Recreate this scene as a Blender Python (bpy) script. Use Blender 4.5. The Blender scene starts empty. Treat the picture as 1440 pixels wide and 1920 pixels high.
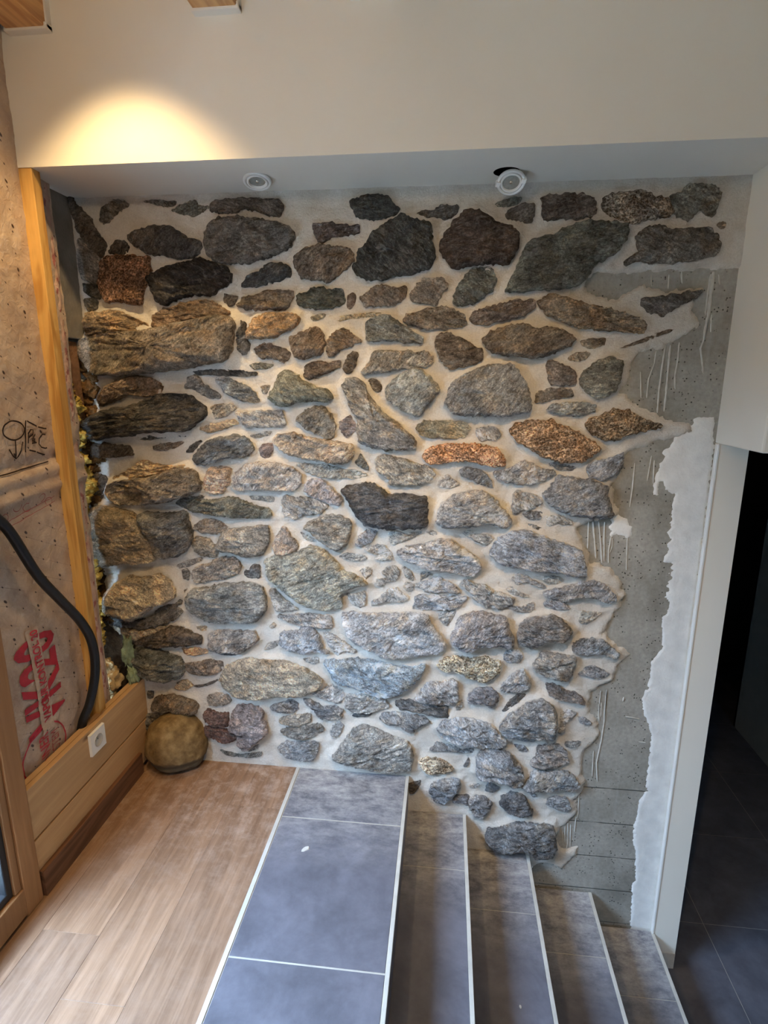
import bpy, bmesh, math, random
import numpy as np
from mathutils import Vector, Matrix, noise, Euler

# ------------------------------------------------------------------ camera, sky, light, exposure
C = bpy.context.scene.collection
SC = bpy.context.scene
def lin(c):
    c = c/255.0
    return c/12.92 if c <= 0.04045 else ((c+0.055)/1.055)**2.4
def rgb(r, g, b): return (lin(r), lin(g), lin(b), 1.0)

cam_d = bpy.data.cameras.new('camera'); cam = bpy.data.objects.new('camera', cam_d); C.objects.link(cam)
cam.location = (0.1098, -2.2, 1.718)
YAW, PITCH, ROLL = 0.1085, 0.2246, 0.0026
cam_d.sensor_fit = 'VERTICAL'; cam_d.sensor_height = 36.0; cam_d.lens = 36.0*1055.0/1920.0
cam_d.clip_start = 0.02
fw = Vector((-math.sin(YAW)*math.cos(PITCH), math.cos(YAW)*math.cos(PITCH), -math.sin(PITCH)))
r0 = Vector((math.cos(YAW), math.sin(YAW), 0)); u0 = r0.cross(fw)
rt = math.cos(ROLL)*r0+math.sin(ROLL)*u0; up = -math.sin(ROLL)*r0+math.cos(ROLL)*u0
cam.rotation_euler = Matrix((rt, up, -fw)).transposed().to_euler()
SC.camera = cam

w = bpy.data.worlds.new('sky'); SC.world = w; w.use_nodes = True
bg = w.node_tree.nodes['Background']; bg.inputs[1].default_value = 46.0
_n = w.node_tree.nodes; _tc = _n.new('ShaderNodeTexCoord'); _sx = _n.new('ShaderNodeSeparateXYZ'); _rp = _n.new('ShaderNodeValToRGB')
w.node_tree.links.new(_tc.outputs['Generated'], _sx.inputs[0]); w.node_tree.links.new(_sx.outputs[2], _rp.inputs[0]); w.node_tree.links.new(_rp.outputs[0], bg.inputs[0])
_e = _rp.color_ramp.elements; _e[0].position = 0.0; _e[0].color = (0.19, 0.31, 0.47, 1); _e[1].position = 0.7; _e[1].color = (0.46, 0.70, 1.05, 1)   # overcast: a hazy blue sky, twice as bright overhead as at the horizon

def portal(name, loc, rot, sx, sy):
    l = bpy.data.lights.new(name, 'AREA'); l.shape = 'RECTANGLE'; l.size = sx; l.size_y = sy
    l.cycles.is_portal = True
    o = bpy.data.objects.new(name, l); C.objects.link(o); o.location = loc; o.rotation_euler = rot
    return o
# portals of the two openings that let the sky in: the glazed door on the left, an added window behind the camera
portal('sky_portal', (-1.33, -1.55, 1.1), (0, -math.pi/2, 0), 2.2, 1.5)
portal('sky_portal', (1.70, -4.58, 0.325), (-math.pi/2, 0, math.pi), 0.5, 0.85)

def spot(name, loc, aim, power, size, blend, col, rad=0.03):
    l = bpy.data.lights.new(name, 'SPOT'); l.energy = power; l.spot_size = size; l.spot_blend = blend
    l.color = col; l.shadow_soft_size = rad
    o = bpy.data.objects.new(name, l); C.objects.link(o); o.location = loc
    o.rotation_euler = Vector(aim).to_track_quat('-Z', 'Y').to_euler()
    return o
# warm ceiling downlight over the wooden floor, tilted a little to the stone wall
spot('downlight_and_fill', (-0.90, -0.72, 2.93), (0, 0.205, -0.98), 54, math.radians(84), 0.6, (1.0, 0.70, 0.34))
# unseen warm fill spot farther back, added to brighten the middle of the stones
spot('downlight_and_fill', (0.16, -1.95, 2.93), (-0.24, 1.95, -2.15), 125, math.radians(62), 1.0, (1.0, 0.67, 0.31))
# unseen warm fill lamp, added for general light from the room behind
for lx, ly, e in ((-0.55, -2.3, 20),):
    l = bpy.data.lights.new('fill_lamp', 'POINT'); l.energy = e; l.color = (1.0, 0.76, 0.46); l.shadow_soft_size = 0.08
    o = bpy.data.objects.new('fill_lamp', l); C.objects.link(o); o.location = (lx, ly, 2.6)

vs = SC.view_settings
SC.display_settings.display_device = 'sRGB'
vs.view_transform = 'Standard'; vs.look = 'None'; vs.exposure = 0.22; vs.gamma = 1.0; vs.use_curve_mapping = False

# ------------------------------------------------------------------ helpers
def mesh_obj(name, verts, faces, m, parent=None, smooth=False, kind=None):
    me = bpy.data.meshes.new(name); me.from_pydata([tuple(v) for v in verts], [], faces); me.update()
    if smooth:
        me.polygons.foreach_set('use_smooth', [True]*len(me.polygons))
    if m: me.materials.append(m)
    o = bpy.data.objects.new(name, me); C.objects.link(o)
    if parent: o.parent = parent
    if kind: o['kind'] = kind
    return o
def bm_obj(name, bm, m, parent=None, smooth=False, kind=None):
    me = bpy.data.meshes.new(name); bmesh.ops.recalc_face_normals(bm, faces=bm.faces[:]); bm.to_mesh(me); bm.free()
    if smooth: me.polygons.foreach_set('use_smooth', [True]*len(me.polygons))
    if m: me.materials.append(m)
    o = bpy.data.objects.new(name, me); C.objects.link(o)
    if parent: o.parent = parent
    if kind: o['kind'] = kind
    return o
def bx(bm, x0, x1, y0, y1, z0, z1, bev=0.0, seg=2):
    b = bmesh.new()
    bmesh.ops.create_cube(b, size=1.0)
    for v in b.verts:
        v.co = Vector(((x0+x1)/2+v.co.x*(x1-x0), (y0+y1)/2+v.co.y*(y1-y0), (z0+z1)/2+v.co.z*(z1-z0)))
    if bev: bmesh.ops.bevel(b, geom=b.edges[:], offset=bev, segments=seg, profile=0.5, affect='EDGES')
    t = bpy.data.meshes.new('t'); b.to_mesh(t); b.free(); bm.from_mesh(t); bpy.data.meshes.remove(t)
def box(name, x0, x1, y0, y1, z0, z1, m, parent=None, bev=0.0, kind=None):
    bm = bmesh.new(); bx(bm, x0, x1, y0, y1, z0, z1, bev); return bm_obj(name, bm, m, parent, False, kind)
def lathe(name, prof, m, parent=None, n=32, mat=None):
    # profile of (radius, height) spun about local Z, placed with a matrix
    vs_, fs = [], []
    for r, h in prof:
        for i in range(n):
            a = 2*math.pi*i/n; vs_.append(Vector((r*math.cos(a), r*math.sin(a), h)))
    for k in range(len(prof)-1):
        for i in range(n):
            j = (i+1) % n; fs.append((k*n+i, k*n+j, (k+1)*n+j, (k+1)*n+i))
    if prof[-1][0] < 1e-6 or True:
        pass
    if mat is not None: vs_ = [mat @ v for v in vs_]
    return mesh_obj(name, vs_, fs, m, parent, True)
def tube(name, pts, r, m, parent=None, n=12, ribs=False):
    pts = [Vector(p) for p in pts]
    # Catmull-Rom resample
    P = [pts[0]*2-pts[1]]+pts+[pts[-1]*2-pts[-2]]; out = []
    for i in range(1, len(P)-2):
        for s in range(10):
            t = s/10; a, b, c, d = P[i-1], P[i], P[i+1], P[i+2]
            out.append(0.5*((2*b)+(c-a)*t+(2*a-5*b+4*c-d)*t*t+(3*b-a-3*c+d)*t**3))
    out.append(pts[-1])
    vs_, fs = [], []
    up_ = Vector((1, 0, 0))
    for i, p in enumerate(out):
        d = (out[min(i+1, len(out)-1)]-out[max(i-1, 0)]).normalized()
        a = d.cross(up_).normalized(); b = d.cross(a).normalized()
        rr = r*(1.0 if not ribs or i % 2 else 0.93)
        for k in range(n):
            an = 2*math.pi*k/n; vs_.append(p+a*rr*math.cos(an)+b*rr*math.sin(an))
    for i in range(len(out)-1):
        for k in range(n):
            j = (k+1) % n; fs.append((i*n+k, i*n+j, (i+1)*n+j, (i+1)*n+k))
    fs.append(tuple(range(n-1, -1, -1))); fs.append(tuple((len(out)-1)*n+k for k in range(n)))
    return mesh_obj(name, vs_, fs, m, parent, True)
def thing(name, label, cat, loc=(0, 0, 0), group=None):
    o = bpy.data.objects.new(name, None); o.empty_display_size = 0.05; C.objects.link(o); o.location = loc
    o['label'] = label; o['category'] = cat
    if group: o['group'] = group
    return o
def tag(o, label, cat, group=None):
    o['label'] = label; o['category'] = cat
    if group: o['group'] = group
def polyarea(p):
    return 0.5*abs(sum(p[i][0]*p[(i+1) % len(p)][1]-p[(i+1) % len(p)][0]*p[i][1] for i in range(len(p))))
def parse(s): return [(int(a.split(',')[0])/1000.0, int(a.split(',')[1])/1000.0) for a in s.split()]

# ------------------------------------------------------------------ materials
class M:
    def __init__(s, name, rough=0.7, spec=0.3):
        s.m = bpy.data.materials.new(name); s.m.use_nodes = True; s.t = s.m.node_tree
        s.b = s.t.nodes['Principled BSDF']; s.b.inputs['Roughness'].default_value = rough
        s.b.inputs['Specular IOR Level'].default_value = spec
    def n(s, kind, **kw):
        x = s.t.nodes.new(kind)
        for k, v in kw.items():
            if hasattr(x, k) and not k[0].isupper(): setattr(x, k, v)
            else: x.inputs[k.replace('_', ' ')].default_value = v
        return x
    def l(s, a, b): s.t.links.new(a, b)
    def pos(s):
        return s.n('ShaderNodeNewGeometry').outputs['Position']
    def obj(s): return s.n('ShaderNodeTexCoord').outputs['Object']
    def mp(s, v, scale=(1, 1, 1), loc=(0, 0, 0), rot=(0, 0, 0)):
        x = s.n('ShaderNodeMapping'); x.inputs['Scale'].default_value = scale; x.inputs['Location'].default_value = loc
        x.inputs['Rotation'].default_value = rot; s.l(v, x.inputs['Vector']); return x.outputs[0]
    def noise(s, v, scale, det=4, rough=0.55, dist=0.0):
        x = s.n('ShaderNodeTexNoise'); x.inputs['Scale'].default_value = scale; x.inputs['Detail'].default_value = det
        x.inputs['Roughness'].default_value = rough; x.inputs['Distortion'].default_value = dist
        s.l(v, x.inputs['Vector']); return x.outputs['Fac']
    def voro(s, v, scale, feat='F1', rnd=1.0):
        x = s.n('ShaderNodeTexVoronoi', feature=feat); x.inputs['Scale'].default_value = scale
        x.inputs['Randomness'].default_value = rnd
        s.l(v, x.inputs['Vector']); return x.outputs['Distance']
    def ramp(s, f, stops):
        x = s.n('ShaderNodeValToRGB'); e = x.color_ramp.elements
        while len(e) < len(stops): e.new(0.5)
        for q, (p, c) in zip(e, stops):
            q.position = p; q.color = c if len(c) == 4 else (*c, 1)
        s.l(f, x.inputs[0]); return x.outputs[0]
    def val(s, f, a, b, lo=0.0, hi=1.0):
        x = s.n('ShaderNodeMapRange'); x.clamp = True
        for i, v in zip(('From Min', 'From Max', 'To Min', 'To Max'), (a, b, lo, hi)): x.inputs[i].default_value = v
        s.l(f, x.inputs['Value']); return x.outputs[0]
    def math(s, op, a, b=0.0):
        x = s.n('ShaderNodeMath', operation=op)
        for i, v in enumerate((a, b)):
            if isinstance(v, (int, float)): x.inputs[i].default_value = v
            else: s.l(v, x.inputs[i])
        return x.outputs[0]
    def mix(s, f, a, b, blend='MIX'):
        x = s.n('ShaderNodeMix', data_type='RGBA', blend_type=blend)
        for i, v in ((0, f), (6, a), (7, b)):
            if isinstance(v, (int, float)): x.inputs[i].default_value = v
            elif isinstance(v, tuple): x.inputs[i].default_value = v if len(v) == 4 else (*v, 1)
            else: s.l(v, x.inputs[i])
        return x.outputs[2]
    def sep(s, v):
        x = s.n('ShaderNodeSeparateXYZ'); s.l(v, x.inputs[0]); return x.outputs
    def bump(s, h, dist=0.01, strength=1.0):
        x = s.n('ShaderNodeBump'); x.inputs['Distance'].default_value = dist; x.inputs['Strength'].default_value = strength
        s.l(h, x.inputs['Height']); s.l(x.outputs[0], s.b.inputs['Normal'])
    def col(s, c):
        if isinstance(c, tuple): s.b.inputs['Base Color'].default_value = c
        else: s.l(c, s.b.inputs['Base Color'])
    def rough(s, v): s.l(v, s.b.inputs['Roughness'])

def plain(name, c, rough=0.6, spec=0.3, var=0.12, scale=14, bump=0.0, metal=0.0):
    k = M(name, rough, spec); p = k.pos(); n = k.noise(p, scale, 5)
    k.col(k.mix(1.0, c, k.ramp(n, [(0.3, (1-var,)*3), (0.7, (1+var,)*3)]), 'MULTIPLY'))
    if metal: k.b.inputs['Metallic'].default_value = metal
    if bump: k.bump(k.noise(p, scale*6, 6), bump, 0.6)
    return k.m

def stone_mat(name, porous=False):
    k = M(name, 0.82, 0.25)
    oi = k.n('ShaderNodeObjectInfo'); rnd = oi.outputs['Random']
    p = k.pos()
    cmb = k.n('ShaderNodeCombineXYZ'); k.l(k.math('MULTIPLY', rnd, 37.0), cmb.inputs[0]); k.l(k.math('MULTIPLY', rnd, 91.0), cmb.inputs[1]); k.l(k.math('MULTIPLY', rnd, 53.0), cmb.inputs[2])
    vr = k.n('ShaderNodeVectorRotate', rotation_type='Y_AXIS'); k.l(p, vr.inputs['Vector'])
    k.l(k.val(k.math('FRACT', k.math('MULTIPLY', rnd, 17.3)), 0, 1, -0.9, 0.9), vr.inputs['Angle'])
    ad = k.n('ShaderNodeVectorMath', operation='ADD'); k.l(vr.outputs[0], ad.inputs[0]); k.l(cmb.outputs[0], ad.inputs[1])
    q = ad.outputs[0]
    qs = k.mp(q, (1.0, 1.0, 2.4))
    n1 = k.noise(q, 11, 6, 0.62, 0.6)
    n2 = k.noise(qs, 34, 10, 0.74, 0.9)
    n3 = k.noise(q, 150, 6, 0.75)
    v = k.math('ADD', k.math('MULTIPLY', n1, 0.36), k.math('ADD', k.math('MULTIPLY', n2, 0.50), k.math('MULTIPLY', n3, 0.40)))
    c = k.mix(1.0, oi.outputs['Color'], k.ramp(v, [(0.48, (0.13, 0.13, 0.13)), (0.57, (0.55, 0.54, 0.53)), (0.66, (1.30, 1.29, 1.27)), (0.76, (3.0, 2.98, 2.9))]), 'MULTIPLY')
    # mineral stains
    st = k.val(k.noise(q, 13, 5, 0.62, 0.8), 0.50, 0.66, 0.0, 0.6)
    c = k.mix(k.val(k.noise(q, 10, 5, 0.6, 1.2), 0.50, 0.64, 0.0, 0.5), c, k.mix(1.0, c, (0.80, 0.92, 1.0), 'MULTIPLY'))
    c = k.mix(st, c, k.mix(1.0, c, (1.30, 1.02, 0.72), 'MULTIPLY'))
    if not porous:
        # pale lime film left by brushing the joints, and thin quartz veins
        dust = k.val(k.noise(qs, 26, 8, 0.75, 0.5), 0.52, 0.68, 0.0, 0.5)
        c = k.mix(dust, c, rgb(190, 184, 174))
        rg = k.n('ShaderNodeTexNoise'); rg.noise_type = 'RIDGED_MULTIFRACTAL'; rg.inputs['Scale'].default_value = 9; rg.inputs['Detail'].default_value = 4; rg.inputs['Distortion'].default_value = 0.8
        k.l(qs, rg.inputs['Vector'])
        vm = k.math('MULTIPLY', k.val(rg.outputs['Fac'], 0.58, 0.84, 0.0, 0.75), k.val(n2, 0.42, 0.56))
        c = k.mix(vm, c, rgb(214, 210, 202))
        h = k.math('ADD', k.math('MULTIPLY', n2, 0.9), k.math('ADD', k.math('MULTIPLY', k.noise(q, 90, 9, 0.75), 0.7), k.math('MULTIPLY', k.voro(qs, 40), 0.5)))
        k.bump(h, 0.024, 1.0)
    else:
        pit = k.voro(q, 110); pm = k.val(pit, 0.10, 0.50, 0.0, 1.0)
        pm = k.math('MULTIPLY', pm, k.val(k.noise(q, 75, 4, 0.7), 0.36, 0.50, 0.25, 1.0))
        c = k.mix(pm, k.mix(1.0, c, (0.42, 0.36, 0.30), 'MULTIPLY'), c)
        k.bump(k.math('ADD', k.math('MULTIPLY', pm, 0.7), n2), 0.015, 1.0)
    k.col(c); return k.m

def wood_mat(name, c0, c1, axis, knots=False, rough=0.55, scale=1.0, rings=26.0):
    # grain runs along the given axis
    k = M(name, rough, 0.3); p = k.obj() if False else k.pos()
    oi = k.n('ShaderNodeObjectInfo'); rnd = oi.outputs['Random']
    cmb = k.n('ShaderNodeCombineXYZ')
    for i, f in enumerate((7.0, 13.0, 5.0)): k.l(k.math('MULTIPLY', rnd, f), cmb.inputs[i])
    ad = k.n('ShaderNodeVectorMath', operation='ADD'); k.l(p, ad.inputs[0]); k.l(cmb.outputs[0], ad.inputs[1])
    sc = [10.0*scale]*3; sc[axis] = 0.9*scale
    q = k.mp(ad.outputs[0], tuple(sc))
    n = k.noise(q, 1.6, 4, 0.55, 0.5)
    s2 = [70.0*scale]*3; s2[axis] = 2.0*scale
    f = k.noise(k.mp(ad.outputs[0], tuple(s2)), 1.0, 5, 0.65, 0.2)
    ring = k.math('SINE', k.math('MULTIPLY', n, rings))
    v = k.math('ADD', k.math('MULTIPLY', k.val(ring, -1, 1), 0.45), k.math('MULTIPLY', f, 0.55))
    c = k.ramp(v, [(0.22, c1), (0.62, c0), (0.85, tuple(min(1, x*1.15) for x in c0))])
    c = k.mix(1.0, c, k.ramp(rnd, [(0.0, (0.88, 0.88, 0.90)), (1.0, (1.10, 1.07, 1.03))]), 'MULTIPLY')
    if knots:
        ks = [9.0]*3; ks[axis] = 4.0
        kv = k.voro(k.mp(ad.outputs[0], tuple(ks)), 1.0)
        c = k.mix(k.val(kv, 0.045, 0.13, 0.85, 0.0), c, rgb(92, 58, 30))
    k.col(c); k.bump(f, 0.002, 0.4)
    return k

stoneM = stone_mat('rough_schist'); porousM = stone_mat('porous_tufa', True)

def mortar_mat():
    k = M('lime_mortar', 0.92, 0.15); p = k.pos()
    n = k.noise(p, 7, 5, 0.6); f = k.noise(p, 160, 4, 0.7)
    c = k.ramp(n, [(0.3, rgb(204, 195, 181)), (0.52, rgb(220, 213, 202)), (0.75, rgb(231, 226, 216))])
    c = k.mix(k.val(f, 0.35, 0.7, 0.25, 0.0), c, rgb(150, 138, 120))
    k.col(c)
    k.bump(k.math('ADD', k.math('MULTIPLY', k.noise(k.mp(p, (1, 1, 1.6)), 45, 9, 0.72), 0.9), k.math('MULTIPLY', f, 0.4)), 0.010, 0.8)
    return k.m
mortarM = mortar_mat()
def concrete_mat():
    k = M('raw_concrete', 0.85, 0.2); p = k.pos()
    n = k.noise(p, 5, 6, 0.6, 0.3); f = k.noise(p, 70, 5, 0.6)
    c = k.ramp(n, [(0.3, rgb(132, 128, 118)), (0.5, rgb(158, 154, 144)), (0.72, rgb(178, 174, 164))])
    c = k.mix(k.val(f, 0.35, 0.65, 0.3, 0.0), c, rgb(92, 92, 88))
    pit = k.voro(p, 75); pm = k.math('MULTIPLY', k.val(pit, 0.10, 0.22, 1.0, 0.0), k.val(k.noise(p, 17, 3), 0.50, 0.55))
    c = k.mix(pm, c, rgb(40, 40, 40))
    z = k.sep(p)[2]
    # board joints of the formwork every 17.6 cm
    fr = k.math('ABSOLUTE', k.math('SUBTRACT', k.math('FRACT', k.math('ADD', k.math('MULTIPLY', z, 1/0.1765), 0.5)), 0.5))
    ln = k.math('MULTIPLY', k.val(fr, 0.0, 0.022, 1.0, 0.0), k.math('MULTIPLY', k.val(z, 0.03, 0.07, 1.0, 0.0), k.val(k.noise(p, 9, 3), 0.36, 0.5, 0.1, 0.8)))
    c = k.mix(ln, c, rgb(62, 62, 60))
    wv = k.val(k.noise(k.mp(p, (30, 30, 1.2)), 1.0, 4), 0.58, 0.74, 0.0, 0.25)
    c = k.mix(wv, c, rgb(176, 174, 168))
    k.col(c)
    h = k.math('SUBTRACT', k.math('SUBTRACT', k.math('MULTIPLY', f, 0.3), k.math('MULTIPLY', pm, 1.0)), ln)
    k.bump(h, 0.006, 0.7); return k.m
concreteM = concrete_mat()
plasterM = plain('fresh_plaster_skim', rgb(224, 224, 220), 0.85, 0.15, 0.10, 16, 0.004)
whiteM = plain('white_painted_plaster', rgb(233, 226, 212), 0.85, 0.15, 0.02, 3, 0.001)
dripM = plain('dried_mortar_drip', rgb(190, 188, 180), 0.9, 0.1, 0.1, 60)
renderM = plain('grey_cement_render', rgb(132, 126, 116), 0.92, 0.1, 0.18, 12, 0.004)
def tile_mat(name, base, dusty):
    k = M(name, 0.38, 0.45); p = k.pos()
    n = k.noise(p, 6, 6, 0.62, 0.5); m = k.noise(p, 26, 6, 0.65)
    v = k.math('ADD', k.math('MULTIPLY', n, 0.7), k.math('MULTIPLY', m, 0.3))
    c = k.ramp(v, [(0.34, tuple(x*0.72 for x in base[:3])), (0.5, base[:3]), (0.68, tuple(x*1.35 for x in base[:3]))])
    y = k.sep(p)[1]
    near = k.val(y, -0.55, -0.03, 0.0, 1.0) if dusty else k.val(y, 50.0, 60.0)
    d = k.math('MULTIPLY', near, k.math('ADD', k.val(k.noise(k.mp(p, (1, 2.2, 1)), 9, 9, 0.76, 0.2), 0.39, 0.64, 0.0, 0.65), k.val(k.noise(p, 60, 6, 0.75), 0.45, 0.72, 0.0, 0.25)))
    c = k.mix(d, c, rgb(205, 203, 200)); k.col(c)
    k.rough(k.math('ADD', k.val(n, 0.3, 0.7, 0.30, 0.46), k.math('MULTIPLY', d, 0.4)))
    k.bump(m, 0.0015, 0.4); return k.m
tileM = tile_mat('slate_look_tile', rgb(98, 98, 106), True)
hallTileM = tile_mat('dark_hall_tile', rgb(98, 98, 106), False)
groutM = plain('pale_grout', rgb(176, 172, 162), 0.9, 0.1)
nosM = plain('pale_edge_profile', rgb(186, 183, 174), 0.5, 0.4)
_lam = wood_mat('oak_laminate', rgb(154, 122, 96)[:3], rgb(126, 97, 74)[:3], 1, rough=0.45, scale=2.2, rings=7.0)
_p = _lam.pos(); _b = _lam.b.inputs['Base Color'].links[0].from_socket
_d = _lam.math('MULTIPLY', _lam.val(_lam.sep(_p)[1], -0.75, -0.1, 0.15, 1.0), _lam.val(_lam.noise(_p, 16, 8, 0.72, 0.3), 0.46, 0.72, 0.0, 0.55))
_lam.col(_lam.mix(_d, _b, rgb(206, 186, 170)))
laminateM = _lam.m
pineM = wood_mat('oiled_pine_board', rgb(210, 172, 126)[:3], rgb(188, 150, 106)[:3], 1, True, 0.5, 1.0, 9.0).m
studM = wood_mat('spruce_batten', rgb(214, 168, 96)[:3], rgb(186, 134, 66)[:3], 2, True, 0.55).m
joistM = wood_mat('spruce_joist', rgb(206, 160, 108)[:3], rgb(178, 128, 80)[:3], 1, False, 0.55).m
frameM = wood_mat('larch_door_frame', rgb(172, 130, 90)[:3], rgb(150, 110, 72)[:3], 2, False, 0.45, 1.0, 8.0).m
skirtM = wood_mat('brown_skirting', rgb(122, 86, 62)[:3], rgb(94, 64, 44)[:3], 1, False, 0.5).m
gasketM = plain('black_rubber', rgb(34, 35, 38), 0.5, 0.4)
conduitM = plain('black_conduit_plastic', rgb(26, 27, 30), 0.4, 0.4, 0.3, 90)
plasticM = plain('white_plastic', rgb(232, 230, 224), 0.35, 0.5, 0.02)
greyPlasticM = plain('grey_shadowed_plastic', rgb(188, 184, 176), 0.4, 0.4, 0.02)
darkM = plain('black_hole', rgb(22, 21, 20), 0.8, 0.1)
lensM = plain('frosted_lamp_lens', rgb(150, 148, 138), 0.2, 0.6, 0.15, 120)
chromeM = plain('lamp_reflector', rgb(210, 206, 196), 0.2, 0.6, 0.02, 10, 0, 0.9)
woolM = plain('yellow_glass_wool', rgb(196, 164, 84), 0.95, 0.05, 0.35, 40, 0.01)
foamM = plain('tan_expanding_foam', rgb(186, 158, 112), 0.9, 0.1, 0.3, 30, 0.008)
ragM = plain('pale_green_wool_scrap', rgb(142, 158, 130), 0.95, 0.05, 0.25, 30, 0.008)
rubbleM = plain('brown_crumbling_fill', rgb(112, 84, 54), 0.95, 0.05, 0.5, 35, 0.02)
cavityM = plain('shaded_cavity', rgb(84, 70, 56), 0.95, 0.05, 0.5, 30, 0.02)
hallWallM = plain('grey_hall_wall', rgb(168, 172, 168), 0.8, 0.2, 0.05)
blackDoorM = plain('anthracite_door', rgb(52, 53, 55), 0.5, 0.4, 0.05)
def film_mat():
    k = M('vapour_barrier_film', 0.38, 0.5); p = k.pos(); s = k.sep(p)
    n = k.noise(p, 9, 5, 0.6, 0.6); f = k.noise(p, 38, 6, 0.65, 1.2)
    c = k.ramp(n, [(0.3, rgb(172, 146, 126)), (0.5, rgb(190, 166, 144)), (0.7, rgb(206, 184, 162))])
    c = k.mix(k.val(f, 0.5, 0.75, 0.0, 0.3), c, rgb(230, 214, 194))
    def lattice(py, pz, r, off, shear):
        a = k.math('ADD', k.math('MULTIPLY', s[1], 1/py), off)
        b = k.math('ADD', k.math('MULTIPLY', s[2], 1/pz), k.math('MULTIPLY', a, shear))
        fa = k.math('MULTIPLY', k.math('SUBTRACT', k.math('FRACT', a), 0.5), py)
        fb = k.math('MULTIPLY', k.math('SUBTRACT', k.math('FRACT', b), 0.5), pz)
        d = k.math('SQRT', k.math('ADD', k.math('MULTIPLY', fa, fa), k.math('MULTIPLY', fb, fb)))
        return k.val(d, r*0.6, r, 1.0, 0.0), fb
    d1, fb = lattice(0.066, 0.066, 0.0036, 0.0, 0.5)
    d2, _ = lattice(0.132, 0.132, 0.0068, 0.25, 0.5)
    ln = k.math('MULTIPLY', k.val(k.math('ABSOLUTE', fb), 0.0006, 0.0016, 1.0, 0.0), k.val(k.noise(p, 8, 2), 0.45, 0.6, 0.0, 0.4))
    c = k.mix(ln, c, rgb(110, 86, 72))
    c = k.mix(k.math('MAXIMUM', d1, d2), c, rgb(62, 46, 40))
    k.col(c); k.bump(f, 0.010, 0.6); return k.m
filmM = film_mat()
redM = plain('red_print', rgb(176, 40, 52), 0.45, 0.4, 0.15, 60)
thinRedM = plain('faded_red_print', rgb(160, 72, 70), 0.5, 0.3, 0.2, 60)
inkM = plain('black_marker_ink', rgb(40, 26, 22), 0.5, 0.3)
def glass_mat():
    k = M('clear_glass'); t = k.t; t.nodes.remove(k.b)
    tr = t.nodes.new('ShaderNodeBsdfTransparent'); gl = t.nodes.new('ShaderNodeBsdfGlossy'); gl.inputs['Roughness'].default_value = 0.02
    lw = t.nodes.new('ShaderNodeLayerWeight'); fr = t.nodes.new('ShaderNodeMapRange'); fr.inputs['To Min'].default_value = 0.05; fr.inputs['To Max'].default_value = 0.6; fr.inputs['From Min'].default_value = 0.55; mx = t.nodes.new('ShaderNodeMixShader')
    t.links.new(lw.outputs['Facing'], fr.inputs['Value'])
    t.links.new(fr.outputs[0], mx.inputs[0]); t.links.new(tr.outputs[0], mx.inputs[1]); t.links.new(gl.outputs[0], mx.inputs[2])
    t.links.new(mx.outputs[0], t.nodes['Material Output'].inputs['Surface']); return k.m
glassM = glass_mat()

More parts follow.
